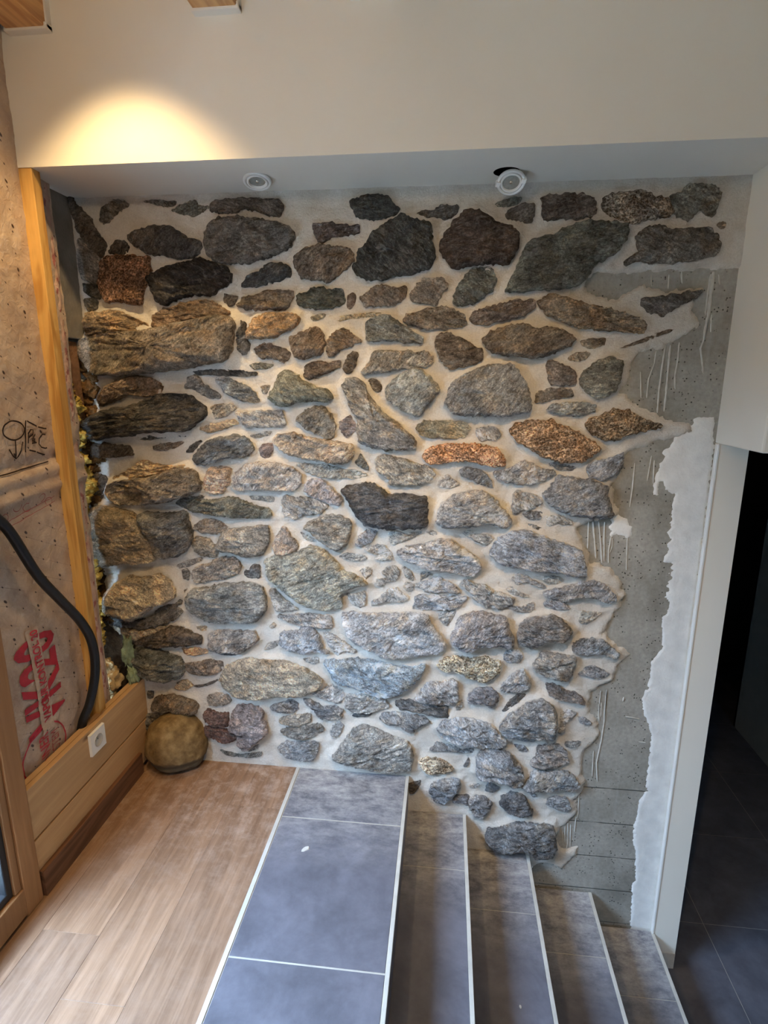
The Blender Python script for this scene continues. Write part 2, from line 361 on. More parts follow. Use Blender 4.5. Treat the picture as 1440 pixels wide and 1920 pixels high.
# ------------------------------------------------------------------ outlines measured on the wall plane (mm: x,z)
STONES='''
112 106 96|0.4|s|-1208,2354 -1185,2373 -1148,2386 -1113,2384 -1095,2366 -1129,2352 -1148,2339 -1174,2314 -1202,2305 -1215,2323
120 112 98|0.3|s|-1041,2380 -997,2384 -951,2377 -911,2376 -924,2358 -953,2359 -998,2371
112 112 98|0.5|s|-931,2346 -895,2360 -860,2369 -831,2379 -827,2358 -782,2354 -805,2343 -847,2323 -886,2330
100 88 74|0.7|s|-775,2362 -746,2373 -690,2374 -645,2379 -589,2372 -512,2364 -503,2349 -511,2315 -570,2320 -613,2340 -658,2344 -681,2327 -738,2330 -777,2339
82 80 78|1|s|-1104,2246 -1084,2271 -1030,2285 -982,2291 -925,2283 -886,2256 -859,2235 -824,2237 -817,2214 -840,2186 -875,2175 -934,2180 -980,2191 -1027,2192 -1065,2222 -1094,2233
78 70 62|0.7|s|-1194,2203 -1178,2229 -1152,2245 -1120,2242 -1107,2220 -1118,2197 -1152,2191
100 94 84|1.2|s|-800,2252 -781,2287 -745,2308 -677,2312 -610,2302 -560,2294 -520,2290 -481,2274 -460,2249 -478,2209 -518,2190 -553,2175 -588,2168 -657,2156 -726,2155 -766,2164 -793,2185 -802,2226
138 96 62|0.9|p|-1223,2172 -1194,2188 -1110,2191 -1027,2184 -1026,2137 -1042,2095 -1063,2063 -1074,2015 -1104,2012 -1169,2029 -1213,2022 -1229,2044 -1238,2098
50 47 46|1.2|s|-1041,2108 -985,2136 -936,2151 -877,2158 -829,2173 -783,2161 -727,2137 -703,2110 -719,2085 -755,2069 -791,2043 -838,2047 -886,2042 -934,2029 -978,2009 -1006,2027 -1021,2062
76 82 84|0.8|s|-670,2076 -648,2110 -596,2129 -566,2150 -521,2154 -493,2143 -477,2117 -512,2097 -569,2087 -604,2075
96 84 70|0.6|s|-747,2053 -721,2045 -692,2039 -706,2010 -724,2002 -746,2019
104 92 78|0.8|s|-700,2010 -664,2031 -605,2046 -570,2057 -513,2058 -478,2052 -486,2008 -510,1991 -614,1990 -660,1994
150 122 84|1.2|s|-1307,1984 -1254,1986 -1186,1993 -1133,1974 -1080,1949 -1046,1927 -1089,1919 -1169,1916 -1239,1906 -1308,1895 -1315,1945
118 92 64|1.3|s|-1037,1929 -1026,1973 -980,1992 -912,2010 -828,2023 -781,2019 -748,1995 -722,1976 -773,1965 -833,1958 -905,1945 -967,1929 -1016,1921
92 80 66|1|s|-1324,2405 -1293,2366 -1245,2314 -1232,2277 -1200,2240 -1200,2219 -1222,2183 -1246,2210 -1278,2242 -1304,2279 -1310,2326 -1327,2357
128 122 114|0.8|s|-1310,2253 -1295,2255 -1230,2194 -1227,2170 -1249,2103 -1290,2099 -1312,2115 -1318,2163
86 82 72|0.8|s|-1312,2094 -1272,2093 -1230,2087 -1232,2044 -1260,2039 -1310,2061
84 82 76|0.8|s|-1313,2039 -1257,2041 -1268,1995 -1297,1987 -1313,2012
66 70 66|1|s|-261,2350 -228,2363 -202,2372 -159,2372 -117,2367 -101,2343 -77,2325 -85,2313 -127,2300 -170,2294 -213,2297 -232,2315 -245,2335
98 86 80|0.8|s|-396,2280 -371,2284 -321,2284 -278,2277 -224,2273 -221,2248 -257,2249 -306,2240 -344,2231 -369,2221 -383,2242
122 108 90|1.1|s|-466,2163 -445,2188 -411,2203 -372,2211 -328,2206 -268,2199 -244,2184 -241,2154 -269,2129 -297,2109 -331,2086 -375,2091 -437,2101 -456,2127
64 68 65|1.3|s|-227,2179 -208,2198 -186,2213 -183,2235 -148,2259 -106,2287 -61,2304 -37,2290 -5,2282 27,2274 41,2252 44,2198 53,2163 46,2133 14,2119 -40,2105 -83,2100 -137,2087 -187,2089 -242,2116 -244,2133 -225,2138
92 86 78|0.7|s|-18,2309 10,2318 42,2317 68,2334 99,2330 133,2334 131,2310 108,2290 58,2295 16,2298
76 62 52|1.3|s|68,2205 91,2241 126,2279 152,2307 182,2313 229,2295 267,2268 313,2255 343,2235 345,2191 329,2153 309,2133 262,2137 220,2136 189,2133 137,2119 113,2125 88,2162
68 76 70|0.9|s|-461,2036 -427,2046 -398,2063 -365,2068 -331,2055 -284,2057 -282,2011 -310,2000 -349,1991 -389,1991 -451,2002
118 98 82|0.7|s|-270,2031 -251,2048 -234,2036 -243,2005 -260,1985 -273,2005
122 108 92|0.9|s|-226,2028 -187,2046 -159,2066 -126,2068 -83,2057 -47,2065 -60,2023 -88,2000 -137,2001 -206,1999 -212,2020
124 116 106|1|s|-40,2039 -17,2059 15,2090 36,2091 90,2085 103,2072 88,2047 60,2001 27,2004 -28,2015
98 104 98|1|s|122,2001 128,2041 149,2076 174,2109 210,2123 247,2120 269,2099 276,2069 256,2042 225,2015 178,1997
140 126 100|0.4|s|-415,1962 -378,1972 -350,1972 -361,1956 -401,1949
148 134 104|0.4|s|-328,1953 -282,1966 -215,1973 -137,1975 -159,1965 -226,1958 -305,1948
116 120 116|1|s|-201,1908 -193,1947 -148,1961 -115,1965 -82,1944 -43,1917 -4,1898 18,1877 10,1867 -53,1868 -115,1878 -193,1875
126 116 102|0.9|s|-60,1951 -32,1969 6,1976 30,1989 55,1983 98,1992 141,1972 163,1962 175,1933 143,1926 94,1913 40,1916 -15,1924 -54,1940
110 98 88|1|s|183,1943 200,1969 232,1984 295,1999 347,2009 410,2012 421,1997 402,1972 361,1952 308,1945 245,1930 202,1933
96 98 86|0.6|s|256,2332 288,2345 324,2353 354,2353 340,2332 310,2325 269,2325
98 90 80|0.7|s|296,2291 310,2317 350,2330 398,2333 397,2305 389,2271 358,2277 322,2281
100 86 72|0.9|s|419,2342 444,2353 494,2354 528,2355 573,2348 600,2327 605,2299 594,2281 534,2280 484,2279 429,2275
124 112 94|0.8|p|622,2322 630,2345 668,2353 736,2358 775,2351 805,2335 840,2327 857,2302 850,2274 812,2275 774,2267 716,2260 670,2279 633,2303
116 112 96|0.8|s|843,2341 880,2351 897,2369 925,2372 963,2367 997,2359 1003,2329 996,2298 987,2271 953,2294 935,2288 910,2262 879,2278 857,2306
98 100 86|1.2|s|306,2039 327,2084 351,2133 364,2172 383,2205 418,2216 463,2225 502,2243 546,2259 585,2267 635,2259 712,2254 711,2212 693,2170 664,2156 636,2137 616,2128 594,2089 566,2058 500,2051 428,2045 366,2041
106 100 88|0.9|s|714,2126 731,2150 760,2163 745,2216 776,2243 815,2247 855,2232 894,2231 932,2233 975,2239 1007,2210 1023,2177 1014,2154 972,2140 906,2130 847,2128 798,2129 757,2140
140 126 104|0.5|s|1009,2247 1019,2260 1037,2255 1037,2237 1020,2235
108 100 90|0.6|s|785,2013 815,2010 849,2017 898,2024 936,2033 990,2037 968,2015 926,1994 893,1977 866,1955 819,1968 793,1983
138 118 88|0.9|s|425,2007 468,2029 515,2019 578,2000 641,1985 693,1972 750,1956 808,1930 802,1895 740,1901 647,1909 569,1917 510,1941 456,1966
124 108 86|2.1|s|-1361,1855 -1329,1880 -1264,1899 -1207,1907 -1152,1907 -1078,1912 -1016,1923 -954,1933 -863,1951 -773,1967 -715,1958 -698,1937 -713,1890 -715,1846 -748,1802 -821,1791 -919,1774 -1006,1763 -1106,1754 -1200,1746 -1282,1751 -1311,1769 -1331,1815
84 82 80|0.8|s|-697,1955 -663,1942 -659,1906 -653,1846 -675,1827 -709,1846 -712,1896
158 122 72|1.3|s|-662,1886 -651,1922 -626,1959 -579,1972 -509,1977 -458,1971 -456,1942 -483,1920 -518,1910 -542,1891 -612,1883
108 94 82|0.9|s|-634,1845 -607,1864 -566,1866 -532,1850 -491,1834 -498,1812 -528,1795 -557,1812 -604,1812 -626,1828
120 118 104|0.5|s|-661,1787 -616,1794 -557,1790 -576,1776 -641,1770
84 84 82|0.5|s|-916,1769 -858,1771 -786,1769 -726,1766 -628,1757 -638,1746 -757,1747 -848,1752 -890,1757
124 98 70|1.5|s|-1290,1625 -1282,1670 -1243,1705 -1203,1725 -1145,1740 -1082,1740 -1034,1723 -1012,1697 -1039,1671 -1102,1668 -1145,1676 -1177,1667 -1230,1646
64 60 55|2|s|-1406,1525 -1370,1550 -1313,1589 -1234,1614 -1150,1626 -1079,1647 -1014,1674 -952,1674 -897,1669 -856,1637 -836,1614 -847,1585 -886,1561 -913,1534 -989,1530 -1077,1526 -1161,1513 -1246,1503 -1325,1490 -1383,1501
112 110 106|0.8|s|-916,1740 -878,1749 -856,1717 -821,1695 -781,1666 -806,1657 -853,1672 -888,1697 -931,1700 -911,1717
114 118 120|1|s|-794,1740 -740,1735 -693,1718 -652,1690 -621,1650 -637,1641 -685,1650 -732,1666 -761,1684 -784,1712
116 114 94|1.3|s|-587,1660 -561,1695 -539,1745 -511,1770 -482,1759 -448,1729 -402,1706 -344,1690 -327,1667 -345,1648 -397,1653 -451,1650 -480,1650 -499,1632 -540,1632
134 130 122|0.6|s|-621,1706 -579,1711 -586,1677 -610,1680
150 140 124|0.8|s|-829,1626 -795,1637 -734,1635 -723,1621 -767,1591 -805,1579 -822,1602
164 140 104|0.8|s|-882,1537 -831,1555 -769,1568 -731,1579 -714,1562 -770,1541 -833,1523 -858,1529
164 162 158|1|s|-722,1605 -643,1608 -535,1612 -524,1581 -519,1555 -586,1551 -671,1547 -695,1556
126 118 104|1.2|s|-476,1581 -446,1610 -392,1630 -369,1633 -334,1594 -323,1554 -327,1525 -348,1507 -395,1524 -436,1541
118 108 110|1|s|-305,1571 -264,1597 -247,1572 -235,1549 -259,1526 -277,1511 -297,1525
116 98 80|1.3|s|-489,1888 -443,1909 -388,1928 -363,1909 -355,1866 -367,1828 -411,1817 -463,1806 -485,1844
122 102 80|1.2|s|-350,1822 -346,1871 -317,1908 -283,1922 -249,1897 -213,1876 -250,1860 -290,1844 -318,1825
100 82 64|1.2|s|-442,1745 -432,1784 -400,1800 -348,1795 -296,1803 -302,1778 -348,1762 -389,1743 -425,1731
92 80 66|1.1|s|-288,1773 -276,1811 -250,1836 -230,1833 -236,1795 -254,1756 -274,1756
148 140 126|1|s|-219,1762 -188,1789 -171,1838 -114,1838 -47,1835 19,1832 53,1816 53,1792 20,1781 -47,1773 -114,1766 -171,1757 -205,1751
110 95 76|0.9|s|-191,1729 -171,1740 -148,1724 -135,1702 -154,1682 -177,1701
140 142 138|1.2|s|-122,1702 -86,1735 -41,1767 -2,1776 37,1751 66,1719 81,1694 51,1658 23,1619 -2,1594 -45,1613 -85,1635 -119,1663
136 132 126|1.2|s|-289,1701 -274,1734 -239,1737 -199,1712 -194,1674 -159,1640 -125,1601 -79,1573 -44,1540 -3,1500 -3,1477 -49,1468 -113,1467 -189,1480 -224,1491 -235,1532 -229,1572 -246,1606 -263,1645
134 124 94|0.8|s|-9,1551 25,1577 76,1578 132,1578 189,1570 206,1554 179,1520 129,1512 60,1518 15,1523
158 154 152|0.9|s|223,1545 256,1557 301,1557 319,1527 292,1507 242,1503 230,1523
114 98 78|1.1|s|61,1874 79,1895 118,1898 151,1884 200,1860 239,1831 230,1802 192,1784 154,1778 116,1773 87,1800 70,1837
120 104 84|1.1|s|232,1879 258,1899 295,1915 342,1927 395,1923 427,1911 469,1918 527,1903 566,1874 542,1851 506,1836 470,1819 423,1812 353,1820 294,1823 260,1842
116 102 88|0.9|s|472,1783 484,1804 520,1791 558,1775 578,1752 578,1717 546,1712 487,1717
122 120 104|1.1|s|592,1736 616,1768 650,1799 690,1814 736,1799 737,1752 721,1699 692,1672 656,1667 622,1688 599,1715
136 122 100|0.6|s|547,1807 569,1828 611,1833 627,1825 608,1804 577,1796
118 106 90|0.8|s|438,1655 441,1682 478,1698 531,1703 569,1693 576,1677 544,1669 497,1661 465,1650
138 140 136|0.8|s|483,1623 503,1642 551,1649 604,1650 658,1643 655,1618 608,1604 560,1604 516,1612
136 136 134|1.5|s|102,1647 113,1686 128,1724 177,1751 220,1773 258,1784 344,1788 372,1757 402,1714 418,1666 418,1617 375,1611 332,1602 254,1599 188,1601 131,1609 117,1631
156 120 80|1|p|351,1550 377,1578 431,1581 507,1582 563,1558 608,1536 642,1514 693,1482 657,1456 621,1430 561,1429 511,1440 467,1453 426,1483 381,1500
200 142 92|1.2|p|22,1444 50,1476 90,1485 158,1493 214,1495 270,1485 316,1468 340,1434 335,1411 296,1408 245,1421 194,1432 125,1425 80,1416 34,1418
142 118 84|0.9|p|628,1564 642,1594 694,1608 724,1627 777,1622 815,1604 853,1588 897,1569 857,1555 795,1538 734,1513 696,1515 646,1542
112 96 76|0.3|s|725,1843 784,1868 842,1893 911,1910 882,1895 824,1873 775,1855
128 114 92|0.6|s|583,1869 614,1876 675,1879 672,1856 632,1843 600,1851
96 82 66|1.4|s|-1354,1410 -1344,1469 -1295,1473 -1231,1467 -1186,1459 -1163,1432 -1216,1425 -1288,1417
92 90 84|0.7|s|-1153,1499 -1129,1520 -1065,1524 -1015,1515 -1029,1502 -1093,1493 -1151,1490
88 86 80|0.6|s|-989,1531 -951,1528 -934,1507 -966,1504
106 98 90|0.6|s|-1086,1466 -1031,1476 -948,1486 -982,1462 -1034,1449 -1078,1448
104 98 90|0.7|s|-946,1441 -925,1469 -885,1490 -867,1487 -894,1463 -921,1439
98 102 104|1.4|s|-910,1418 -881,1457 -848,1488 -791,1503 -735,1513 -692,1510 -663,1484 -652,1458 -690,1430 -759,1426 -816,1413 -861,1391 -898,1400
128 126 122|0.6|s|-677,1511 -631,1523 -576,1532 -595,1515 -644,1502
124 108 108|0.9|s|-640,1461 -614,1482 -581,1482 -579,1456 -605,1414 -629,1434
176 152 128|1.2|s|-876,1314 -863,1360 -830,1386 -780,1386 -756,1375 -765,1326 -793,1276 -838,1275 -874,1292
168 158 148|1.2|s|-753,1312 -733,1362 -688,1396 -629,1409 -574,1407 -525,1399 -489,1382 -462,1361 -467,1319 -498,1297 -578,1298 -659,1297 -740,1297
92 80 66|1|s|-1370,1338 -1349,1345 -1304,1336 -1289,1321 -1317,1276 -1336,1231 -1364,1224 -1373,1281
128 114 96|2.2|s|-1295,1270 -1284,1305 -1214,1322 -1108,1337 -1042,1354 -963,1377 -906,1375 -876,1314 -888,1286 -946,1272 -1013,1245 -1078,1237 -1165,1223 -1250,1230 -1287,1248
172 142 98|1.4|s|-1265,1331 -1197,1360 -1162,1383 -1141,1401 -1102,1405 -1084,1390 -1001,1385 -943,1388 -976,1378 -1055,1358 -1134,1338 -1213,1327
92 90 86|1|s|-1020,1242 -978,1271 -946,1269 -882,1280 -880,1255 -942,1241 -952,1203 -989,1221
106 106 92|1.2|s|-949,1241 -922,1248 -852,1246 -756,1261 -713,1247 -664,1229 -596,1212 -600,1181 -672,1179 -761,1180 -850,1187 -939,1203
140 138 130|0.5|s|-687,1266 -637,1267 -581,1262 -585,1244 -638,1249 -681,1252
138 118 86|2.2|s|-1370,1166 -1359,1205 -1305,1209 -1233,1198 -1176,1181 -1153,1139 -1128,1095 -1098,1024 -1108,984 -1157,969 -1237,972 -1307,956 -1363,941 -1370,1001 -1366,1087
106 106 105|1.8|s|-1163,1171 -1149,1188 -1057,1187 -952,1196 -946,1152 -934,1101 -951,1049 -980,1012 -1061,992 -1096,1004 -1113,1076 -1137,1133
144 130 114|1|s|-945,1120 -904,1153 -870,1170 -820,1156 -774,1125 -804,1112 -856,1103 -920,1114
134 124 108|1|s|-950,1062 -928,1085 -877,1080 -846,1052 -832,1027 -850,1000 -902,1005 -933,1016
140 132 118|1.3|s|-834,1046 -811,1098 -777,1125 -700,1134 -611,1143 -600,1112 -615,1060 -629,1027 -694,1009 -757,1026 -828,1033
156 140 126|1.2|s|-591,1060 -574,1105 -544,1144 -523,1119 -499,1088 -487,1057 -501,1037 -558,1019 -583,1021
142 138 128|1.2|s|-460,1146 -403,1179 -366,1196 -305,1194 -263,1174 -266,1121 -282,1077 -319,1050 -356,1061 -393,1092 -429,1122
165 162 156|0.5|s|-479,1121 -442,1106 -393,1079 -418,1075 -461,1089
78 78 80|1.4|s|-303,1301 -279,1317 -201,1334 -154,1323 -112,1288 -41,1292 38,1282 45,1222 43,1161 -28,1153 -124,1149 -202,1160 -244,1208 -268,1257
150 149 146|1|s|-546,1243 -536,1274 -499,1266 -444,1264 -377,1248 -353,1230 -390,1204 -446,1197 -496,1180 -539,1181 -544,1212
158 150 152|1.1|s|-455,1313 -430,1341 -375,1339 -345,1309 -310,1280 -298,1262 -310,1234 -353,1248 -401,1265 -449,1289
164 159 146|0.8|s|-485,1400 -434,1404 -374,1399 -302,1388 -237,1377 -195,1363 -231,1353 -315,1349 -387,1354 -441,1371
164 145 122|1.3|s|-573,1493 -551,1516 -490,1526 -443,1512 -383,1501 -324,1496 -253,1482 -251,1450 -266,1415 -314,1411 -373,1422 -445,1429 -505,1443 -541,1463
112 112 106|0.8|s|-248,1410 -224,1448 -207,1425 -189,1381 -219,1390
158 152 140|1.1|s|-163,1426 -136,1444 -78,1433 -43,1431 -8,1411 44,1406 74,1372 51,1348 -1,1329 -59,1328 -112,1326 -107,1350 -148,1379 -160,1403
170 164 158|0.8|s|82,1328 99,1355 115,1373 145,1353 171,1336 146,1323 111,1317
124 126 129|1|s|164,1385 178,1400 218,1398 264,1381 287,1353 300,1324 266,1332 219,1351 179,1368
158 156 155|0.9|s|297,1382 342,1391 375,1412 413,1430 447,1416 470,1400 520,1395 532,1381 489,1363 462,1342 401,1339 344,1348 304,1362
150 148 146|1.4|s|77,1181 90,1230 112,1266 152,1294 209,1310 261,1308 302,1283 332,1248 375,1196 353,1171 307,1182 254,1183 214,1167 156,1162 98,1166
164 161 156|1|s|375,1290 391,1311 425,1309 465,1293 489,1270 457,1251 418,1238 379,1223
114 119 128|0.7|s|413,1223 441,1233 492,1229 488,1202 460,1195 431,1206
165 162 155|0.9|s|512,1176 510,1211 548,1224 588,1211 610,1185 579,1184 545,1186
150 148 144|0.5|s|438,1182 473,1175 496,1163 480,1154 451,1162
127 129 132|1.1|s|484,1302 513,1329 543,1375 599,1371 665,1361 721,1339 731,1288 756,1224 710,1214 660,1219 604,1223 553,1242 512,1270
134 139 147|1|s|645,1411 670,1432 718,1438 754,1458 774,1470 773,1425 740,1379 698,1364 659,1372
124 127 131|0.6|s|504,1420 545,1427 611,1419 592,1393 547,1398
144 150 160|1.2|s|294,1062 327,1122 377,1147 428,1161 475,1142 527,1122 579,1109 643,1084 663,1042 674,981 628,976 587,993 501,993 443,1000 373,1009 331,1027
168 168 170|1.4|s|-74,1052 -32,1073 28,1087 87,1108 140,1112 170,1086 218,1056 249,1033 265,996 222,960 180,974 126,984 54,985 -7,1008 -55,1028
160 157 150|0.8|s|186,1135 209,1148 245,1131 297,1133 315,1115 287,1090 258,1095 234,1112
160 160 164|1|s|-248,1071 -233,1110 -190,1151 -154,1146 -172,1105 -190,1083 -233,1066
164 161 153|0.8|s|-111,1126 -93,1142 -45,1128 26,1136 -3,1117 -57,1097 -93,1077 -105,1095
165 162 156|0.5|s|32,1143 67,1144 97,1126 68,1119
164 161 156|0.8|s|-212,1054 -184,1070 -123,1073 -99,1039 -96,1014 -148,1009 -166,1021 -135,1034 -178,1039
158 156 150|0.6|s|-317,1018 -295,1035 -221,1031 -197,1013 -234,1005 -289,1006
150 147 130|1.4|s|-616,929 -618,968 -629,1000 -584,1015 -527,1017 -482,1041 -431,1065 -381,1060 -357,1029 -326,999 -302,964 -253,950 -197,910 -272,894 -303,870 -304,804 -362,791 -438,797 -501,828 -564,878 -601,903
132 126 120|0.6|s|-1024,954 -969,980 -909,995 -910,979 -971,953 -1012,941
128 124 120|0.6|s|-1003,932 -979,943 -967,920 -976,889 -999,892
150 137 123|1|s|-957,920 -938,951 -871,970 -844,991 -797,1006 -753,994 -732,966 -756,928 -817,906 -883,893 -944,881
104 104 104|0.9|s|-727,940 -704,940 -690,967 -660,972 -656,939 -660,912 -702,911 -724,923
130 130 125|1.5|s|-982,811 -959,850 -892,863 -825,882 -746,892 -674,892 -643,873 -629,821 -634,780 -655,745 -689,719 -789,714 -883,710 -941,738 -979,770
140 130 120|0.4|s|-1014,837 -986,852 -981,835 -1001,829
164 144 112|2.2|s|-1353,787 -1326,844 -1267,884 -1223,910 -1184,898 -1136,903 -1094,922 -1056,896 -1032,857 -1032,823 -1064,801 -1119,791 -1149,762 -1194,725 -1237,709 -1284,724 -1338,732 -1355,759
112 106 100|1.2|s|-1367,696 -1334,708 -1252,691 -1168,706 -1096,744 -1034,761 -1011,745 -1059,704 -1116,680 -1200,662 -1283,661 -1352,668
106 99 90|1|s|-1145,728 -1123,750 -1066,780 -1030,809 -1011,789 -1040,761 -1097,737 -1133,714
170 146 110|1.5|s|-1360,668 -1319,656 -1250,645 -1173,649 -1109,674 -1089,671 -1140,637 -1204,619 -1248,595 -1295,614
88 76 64|1.3|s|-1249,588 -1190,620 -1118,652 -1075,672 -1014,671 -974,652 -929,630 -937,602 -999,595 -1083,583 -1180,577
140 124 96|0.5|s|-959,674 -912,680 -910,659 -941,647
154 146 138|1.1|s|-904,600 -897,650 -832,667 -752,668 -692,671 -674,634 -709,600 -757,566 -824,569 -899,572
92 92 92|0.4|s|-883,555 -825,558 -750,570 -785,547 -853,543
170 132 84|0.8|s|-1032,568 -974,573 -906,568 -914,553 -977,535 -1024,543
132 114 96|1.1|s|-1035,500 -972,500 -909,518 -845,511 -843,482 -886,458 -942,444 -990,451 -1016,468
100 103 98|1.6|s|-1268,544 -1223,564 -1154,565 -1086,547 -1032,528 -1018,493 -1032,442 -1083,424 -1153,423 -1215,437 -1255,464 -1268,507
170 140 96|0.8|s|-1084,365 -1064,399 -1024,416 -995,385 -1032,361
100 92 84|0.4|s|-995,382 -932,397 -864,430 -904,399 -968,376
168 152 124|1.5|s|-855,437 -828,496 -778,528 -724,542 -630,537 -557,541 -511,526 -466,504 -433,485 -391,456 -415,422 -476,389 -549,384 -617,380 -693,353 -775,354 -827,387
120 102 76|1.2|s|-1200,274 -1171,322 -1098,338 -1043,326 -988,312 -973,283 -992,255 -1049,255 -1105,258 -1192,248
148 133 116|0.8|s|-930,338 -887,356 -832,352 -820,323 -849,303 -891,296 -926,294
92 88 82|0.8|s|-1218,341 -1189,346 -1189,313 -1215,303
90 86 81|1.6|s|-1257,171 -1222,227 -1171,238 -1159,213 -1192,168 -1238,141
98 66 56|1.2|s|-964,162 -948,190 -899,179 -850,175 -795,171 -797,137 -825,123 -861,109 -902,133 -944,141
108 76 64|1.1|s|-955,239 -934,278 -880,256 -831,263 -842,194 -898,190 -939,210
136 122 120|1.4|s|-828,195 -809,279 -780,311 -724,319 -671,297 -667,238 -648,186 -684,153 -742,103 -771,85 -794,118 -784,176
120 118 110|0.5|s|-892,68 -851,56 -781,46 -688,69 -703,45 -781,34 -866,39
132 128 122|0.5|s|-772,78 -742,103 -700,110 -716,82 -759,63
128 126 126|1.1|s|-640,306 -592,328 -544,346 -511,337 -512,308 -553,276 -600,283
150 138 120|1|s|-602,239 -567,263 -499,276 -459,282 -453,253 -487,228 -528,218 -582,225
134 128 118|1|s|-591,191 -556,212 -495,206 -453,231 -406,235 -397,209 -441,180 -482,158 -544,161 -584,172
128 130 133|1.1|s|-609,106 -572,136 -503,141 -422,151 -422,113 -444,66 -465,49 -520,56 -575,63
124 124 126|1.1|s|-487,357 -450,352 -404,323 -344,327 -311,315 -312,278 -352,272 -405,268 -438,306
160 154 148|1|s|-446,389 -396,410 -362,430 -316,416 -304,388 -317,351 -357,355 -403,367
158 153 146|1|s|-301,337 -287,396 -225,400 -173,397 -121,375 -105,351 -160,329 -199,312 -259,308
96 96 96|0.5|s|-269,285 -252,299 -173,312 -193,287 -246,280
140 140 138|0.9|s|-370,200 -352,239 -325,257 -312,234 -327,181 -360,167
142 139 132|1.3|s|-359,81 -328,121 -300,176 -259,231 -219,252 -167,241 -121,219 -55,195 -16,180 5,126 -8,50 -80,32 -160,33 -241,53 -308,62
98 97 96|1|s|-76,360 -63,383 -5,376 59,366 141,372 152,312 85,322 8,338 -56,340
130 130 130|1|s|-147,287 -128,314 -69,318 -4,312 47,305 76,285 41,264 3,243 -6,221 -29,241 -69,263 -121,270
150 166 177|1.3|s|-389,554 -334,554 -275,568 -198,569 -135,559 -71,542 5,540 49,560 31,514 -13,455 -83,405 -147,397 -199,415 -264,446 -336,452 -354,497
168 168 170|1.5|s|-305,781 -242,777 -172,781 -79,782 -17,792 51,788 76,740 108,695 130,656 110,621 41,614 -46,592 -122,587 -185,618 -236,643 -281,681 -299,734
146 149 155|1.1|s|-577,610 -572,672 -532,681 -493,677 -479,701 -434,704 -409,667 -391,606 -359,587 -430,597 -483,580 -535,591
160 157 153|0.8|s|-386,682 -351,671 -300,639 -243,591 -301,598 -327,579 -362,615
160 157 154|0.9|s|-585,744 -530,753 -458,761 -394,756 -353,752 -350,708 -389,699 -440,714 -492,707 -537,722
165 161 154|0.5|s|-487,549 -418,556 -412,535 -439,525 -478,535
165 161 154|0.6|s|-630,690 -609,712 -597,699 -614,681
160 157 152|0.6|s|-658,577 -640,613 -587,627 -584,609 -614,594
150 147 139|0.9|s|-616,863 -600,867 -559,826 -496,778 -549,766 -594,767 -608,813
164 162 157|0.9|s|-285,858 -241,863 -210,875 -207,812 -229,798 -260,816
164 162 158|0.8|s|-182,810 -179,827 -135,855 -110,882 -74,893 -55,872 -21,850 -48,833 -92,837 -135,832
152 149 143|0.9|s|-234,960 -203,978 -178,972 -181,946 -203,926 -225,938
158 155 149|0.9|s|-166,902 -160,928 -104,930 -135,961 -105,988 -74,983 -59,951 -80,931 -111,920 -141,896
146 143 137|0.8|s|-56,990 -26,978 -7,947 -7,925 -37,939
150 148 142|0.8|s|21,929 23,967 65,966 48,943
165 162 156|0.8|s|-49,900 -37,923 -6,909 -6,886 -31,879
150 152 156|0.9|s|-5,913 37,927 97,946 133,931 192,886 104,885 44,886
168 173 180|1.1|s|-4,809 8,865 56,870 129,867 210,867 190,837 167,814 94,810 33,805
164 162 158|0.8|s|95,781 119,798 173,807 156,771 136,733 108,755
164 162 158|1.1|s|185,921 205,947 229,923 283,922 319,895 367,887 404,867 381,840 341,825 280,835 243,866 224,890
158 155 150|0.6|s|366,906 389,923 426,893 462,879 438,875 397,885
154 152 150|0.8|s|370,833 429,833 481,852 488,832 466,811 418,811 388,824
146 144 148|1.4|s|149,691 169,732 186,785 228,800 281,813 324,798 372,791 390,737 407,698 408,665 348,665 294,665 258,650 221,634 178,652
124 121 119|1.4|s|421,699 433,758 467,789 513,798 554,807 590,792 621,768 641,737 614,703 579,701 531,705 521,685 486,666 444,674
160 155 145|0.7|s|509,953 526,970 572,968 593,957 574,939 534,937
148 147 146|0.7|s|387,954 410,971 445,969 475,946 517,929 529,917 482,924 440,947 412,927
147 149 154|1|s|513,897 547,914 609,926 648,947 715,956 750,945 787,909 802,875 774,871 732,891 680,895 623,889 602,872 549,876
158 160 167|0.9|s|519,846 538,868 596,868 628,832 576,830 534,838
164 162 156|0.7|s|667,777 674,825 755,823 717,792 696,772
142 138 131|1.3|s|491,583 513,611 523,645 571,638 631,631 667,627 652,580 644,529 596,529 542,539 504,564
140 144 148|1|s|648,679 678,706 724,712 765,705 796,680 834,650 818,629 782,647 735,651 683,638 653,653
148 148 150|0.7|s|684,548 711,583 746,585 808,556 780,537 733,538
172 162 138|1.1|p|94,552 130,589 173,605 235,595 296,605 358,589 359,562 342,527 301,496 251,507 200,531 132,541
164 170 177|0.7|s|373,596 380,637 427,646 453,614 442,590 401,581
158 158 159|1.1|s|364,459 387,495 409,531 457,554 483,515 491,481 462,459 413,452
157 157 158|1|s|5,386 33,430 64,474 121,478 183,492 191,441 198,406 168,379 104,379 47,375
124 124 130|1.2|s|233,388 241,430 271,460 327,464 365,435 354,403 331,373 293,392
116 108 105|0.9|s|553,499 593,495 631,470 679,460 705,441 716,411 670,428 622,425 572,446
98 97 96|0.8|s|378,352 398,392 438,440 472,439 441,402 400,361
137 141 145|1.5|s|372,287 395,331 436,370 483,408 537,429 574,411 598,381 608,319 597,254 554,255 498,257 437,246 399,253
149 147 145|0.8|s|614,270 617,327 620,369 649,381 689,370 658,344 642,314 642,272
132 136 142|0.6|s|693,353 724,345 756,323 733,311 702,326
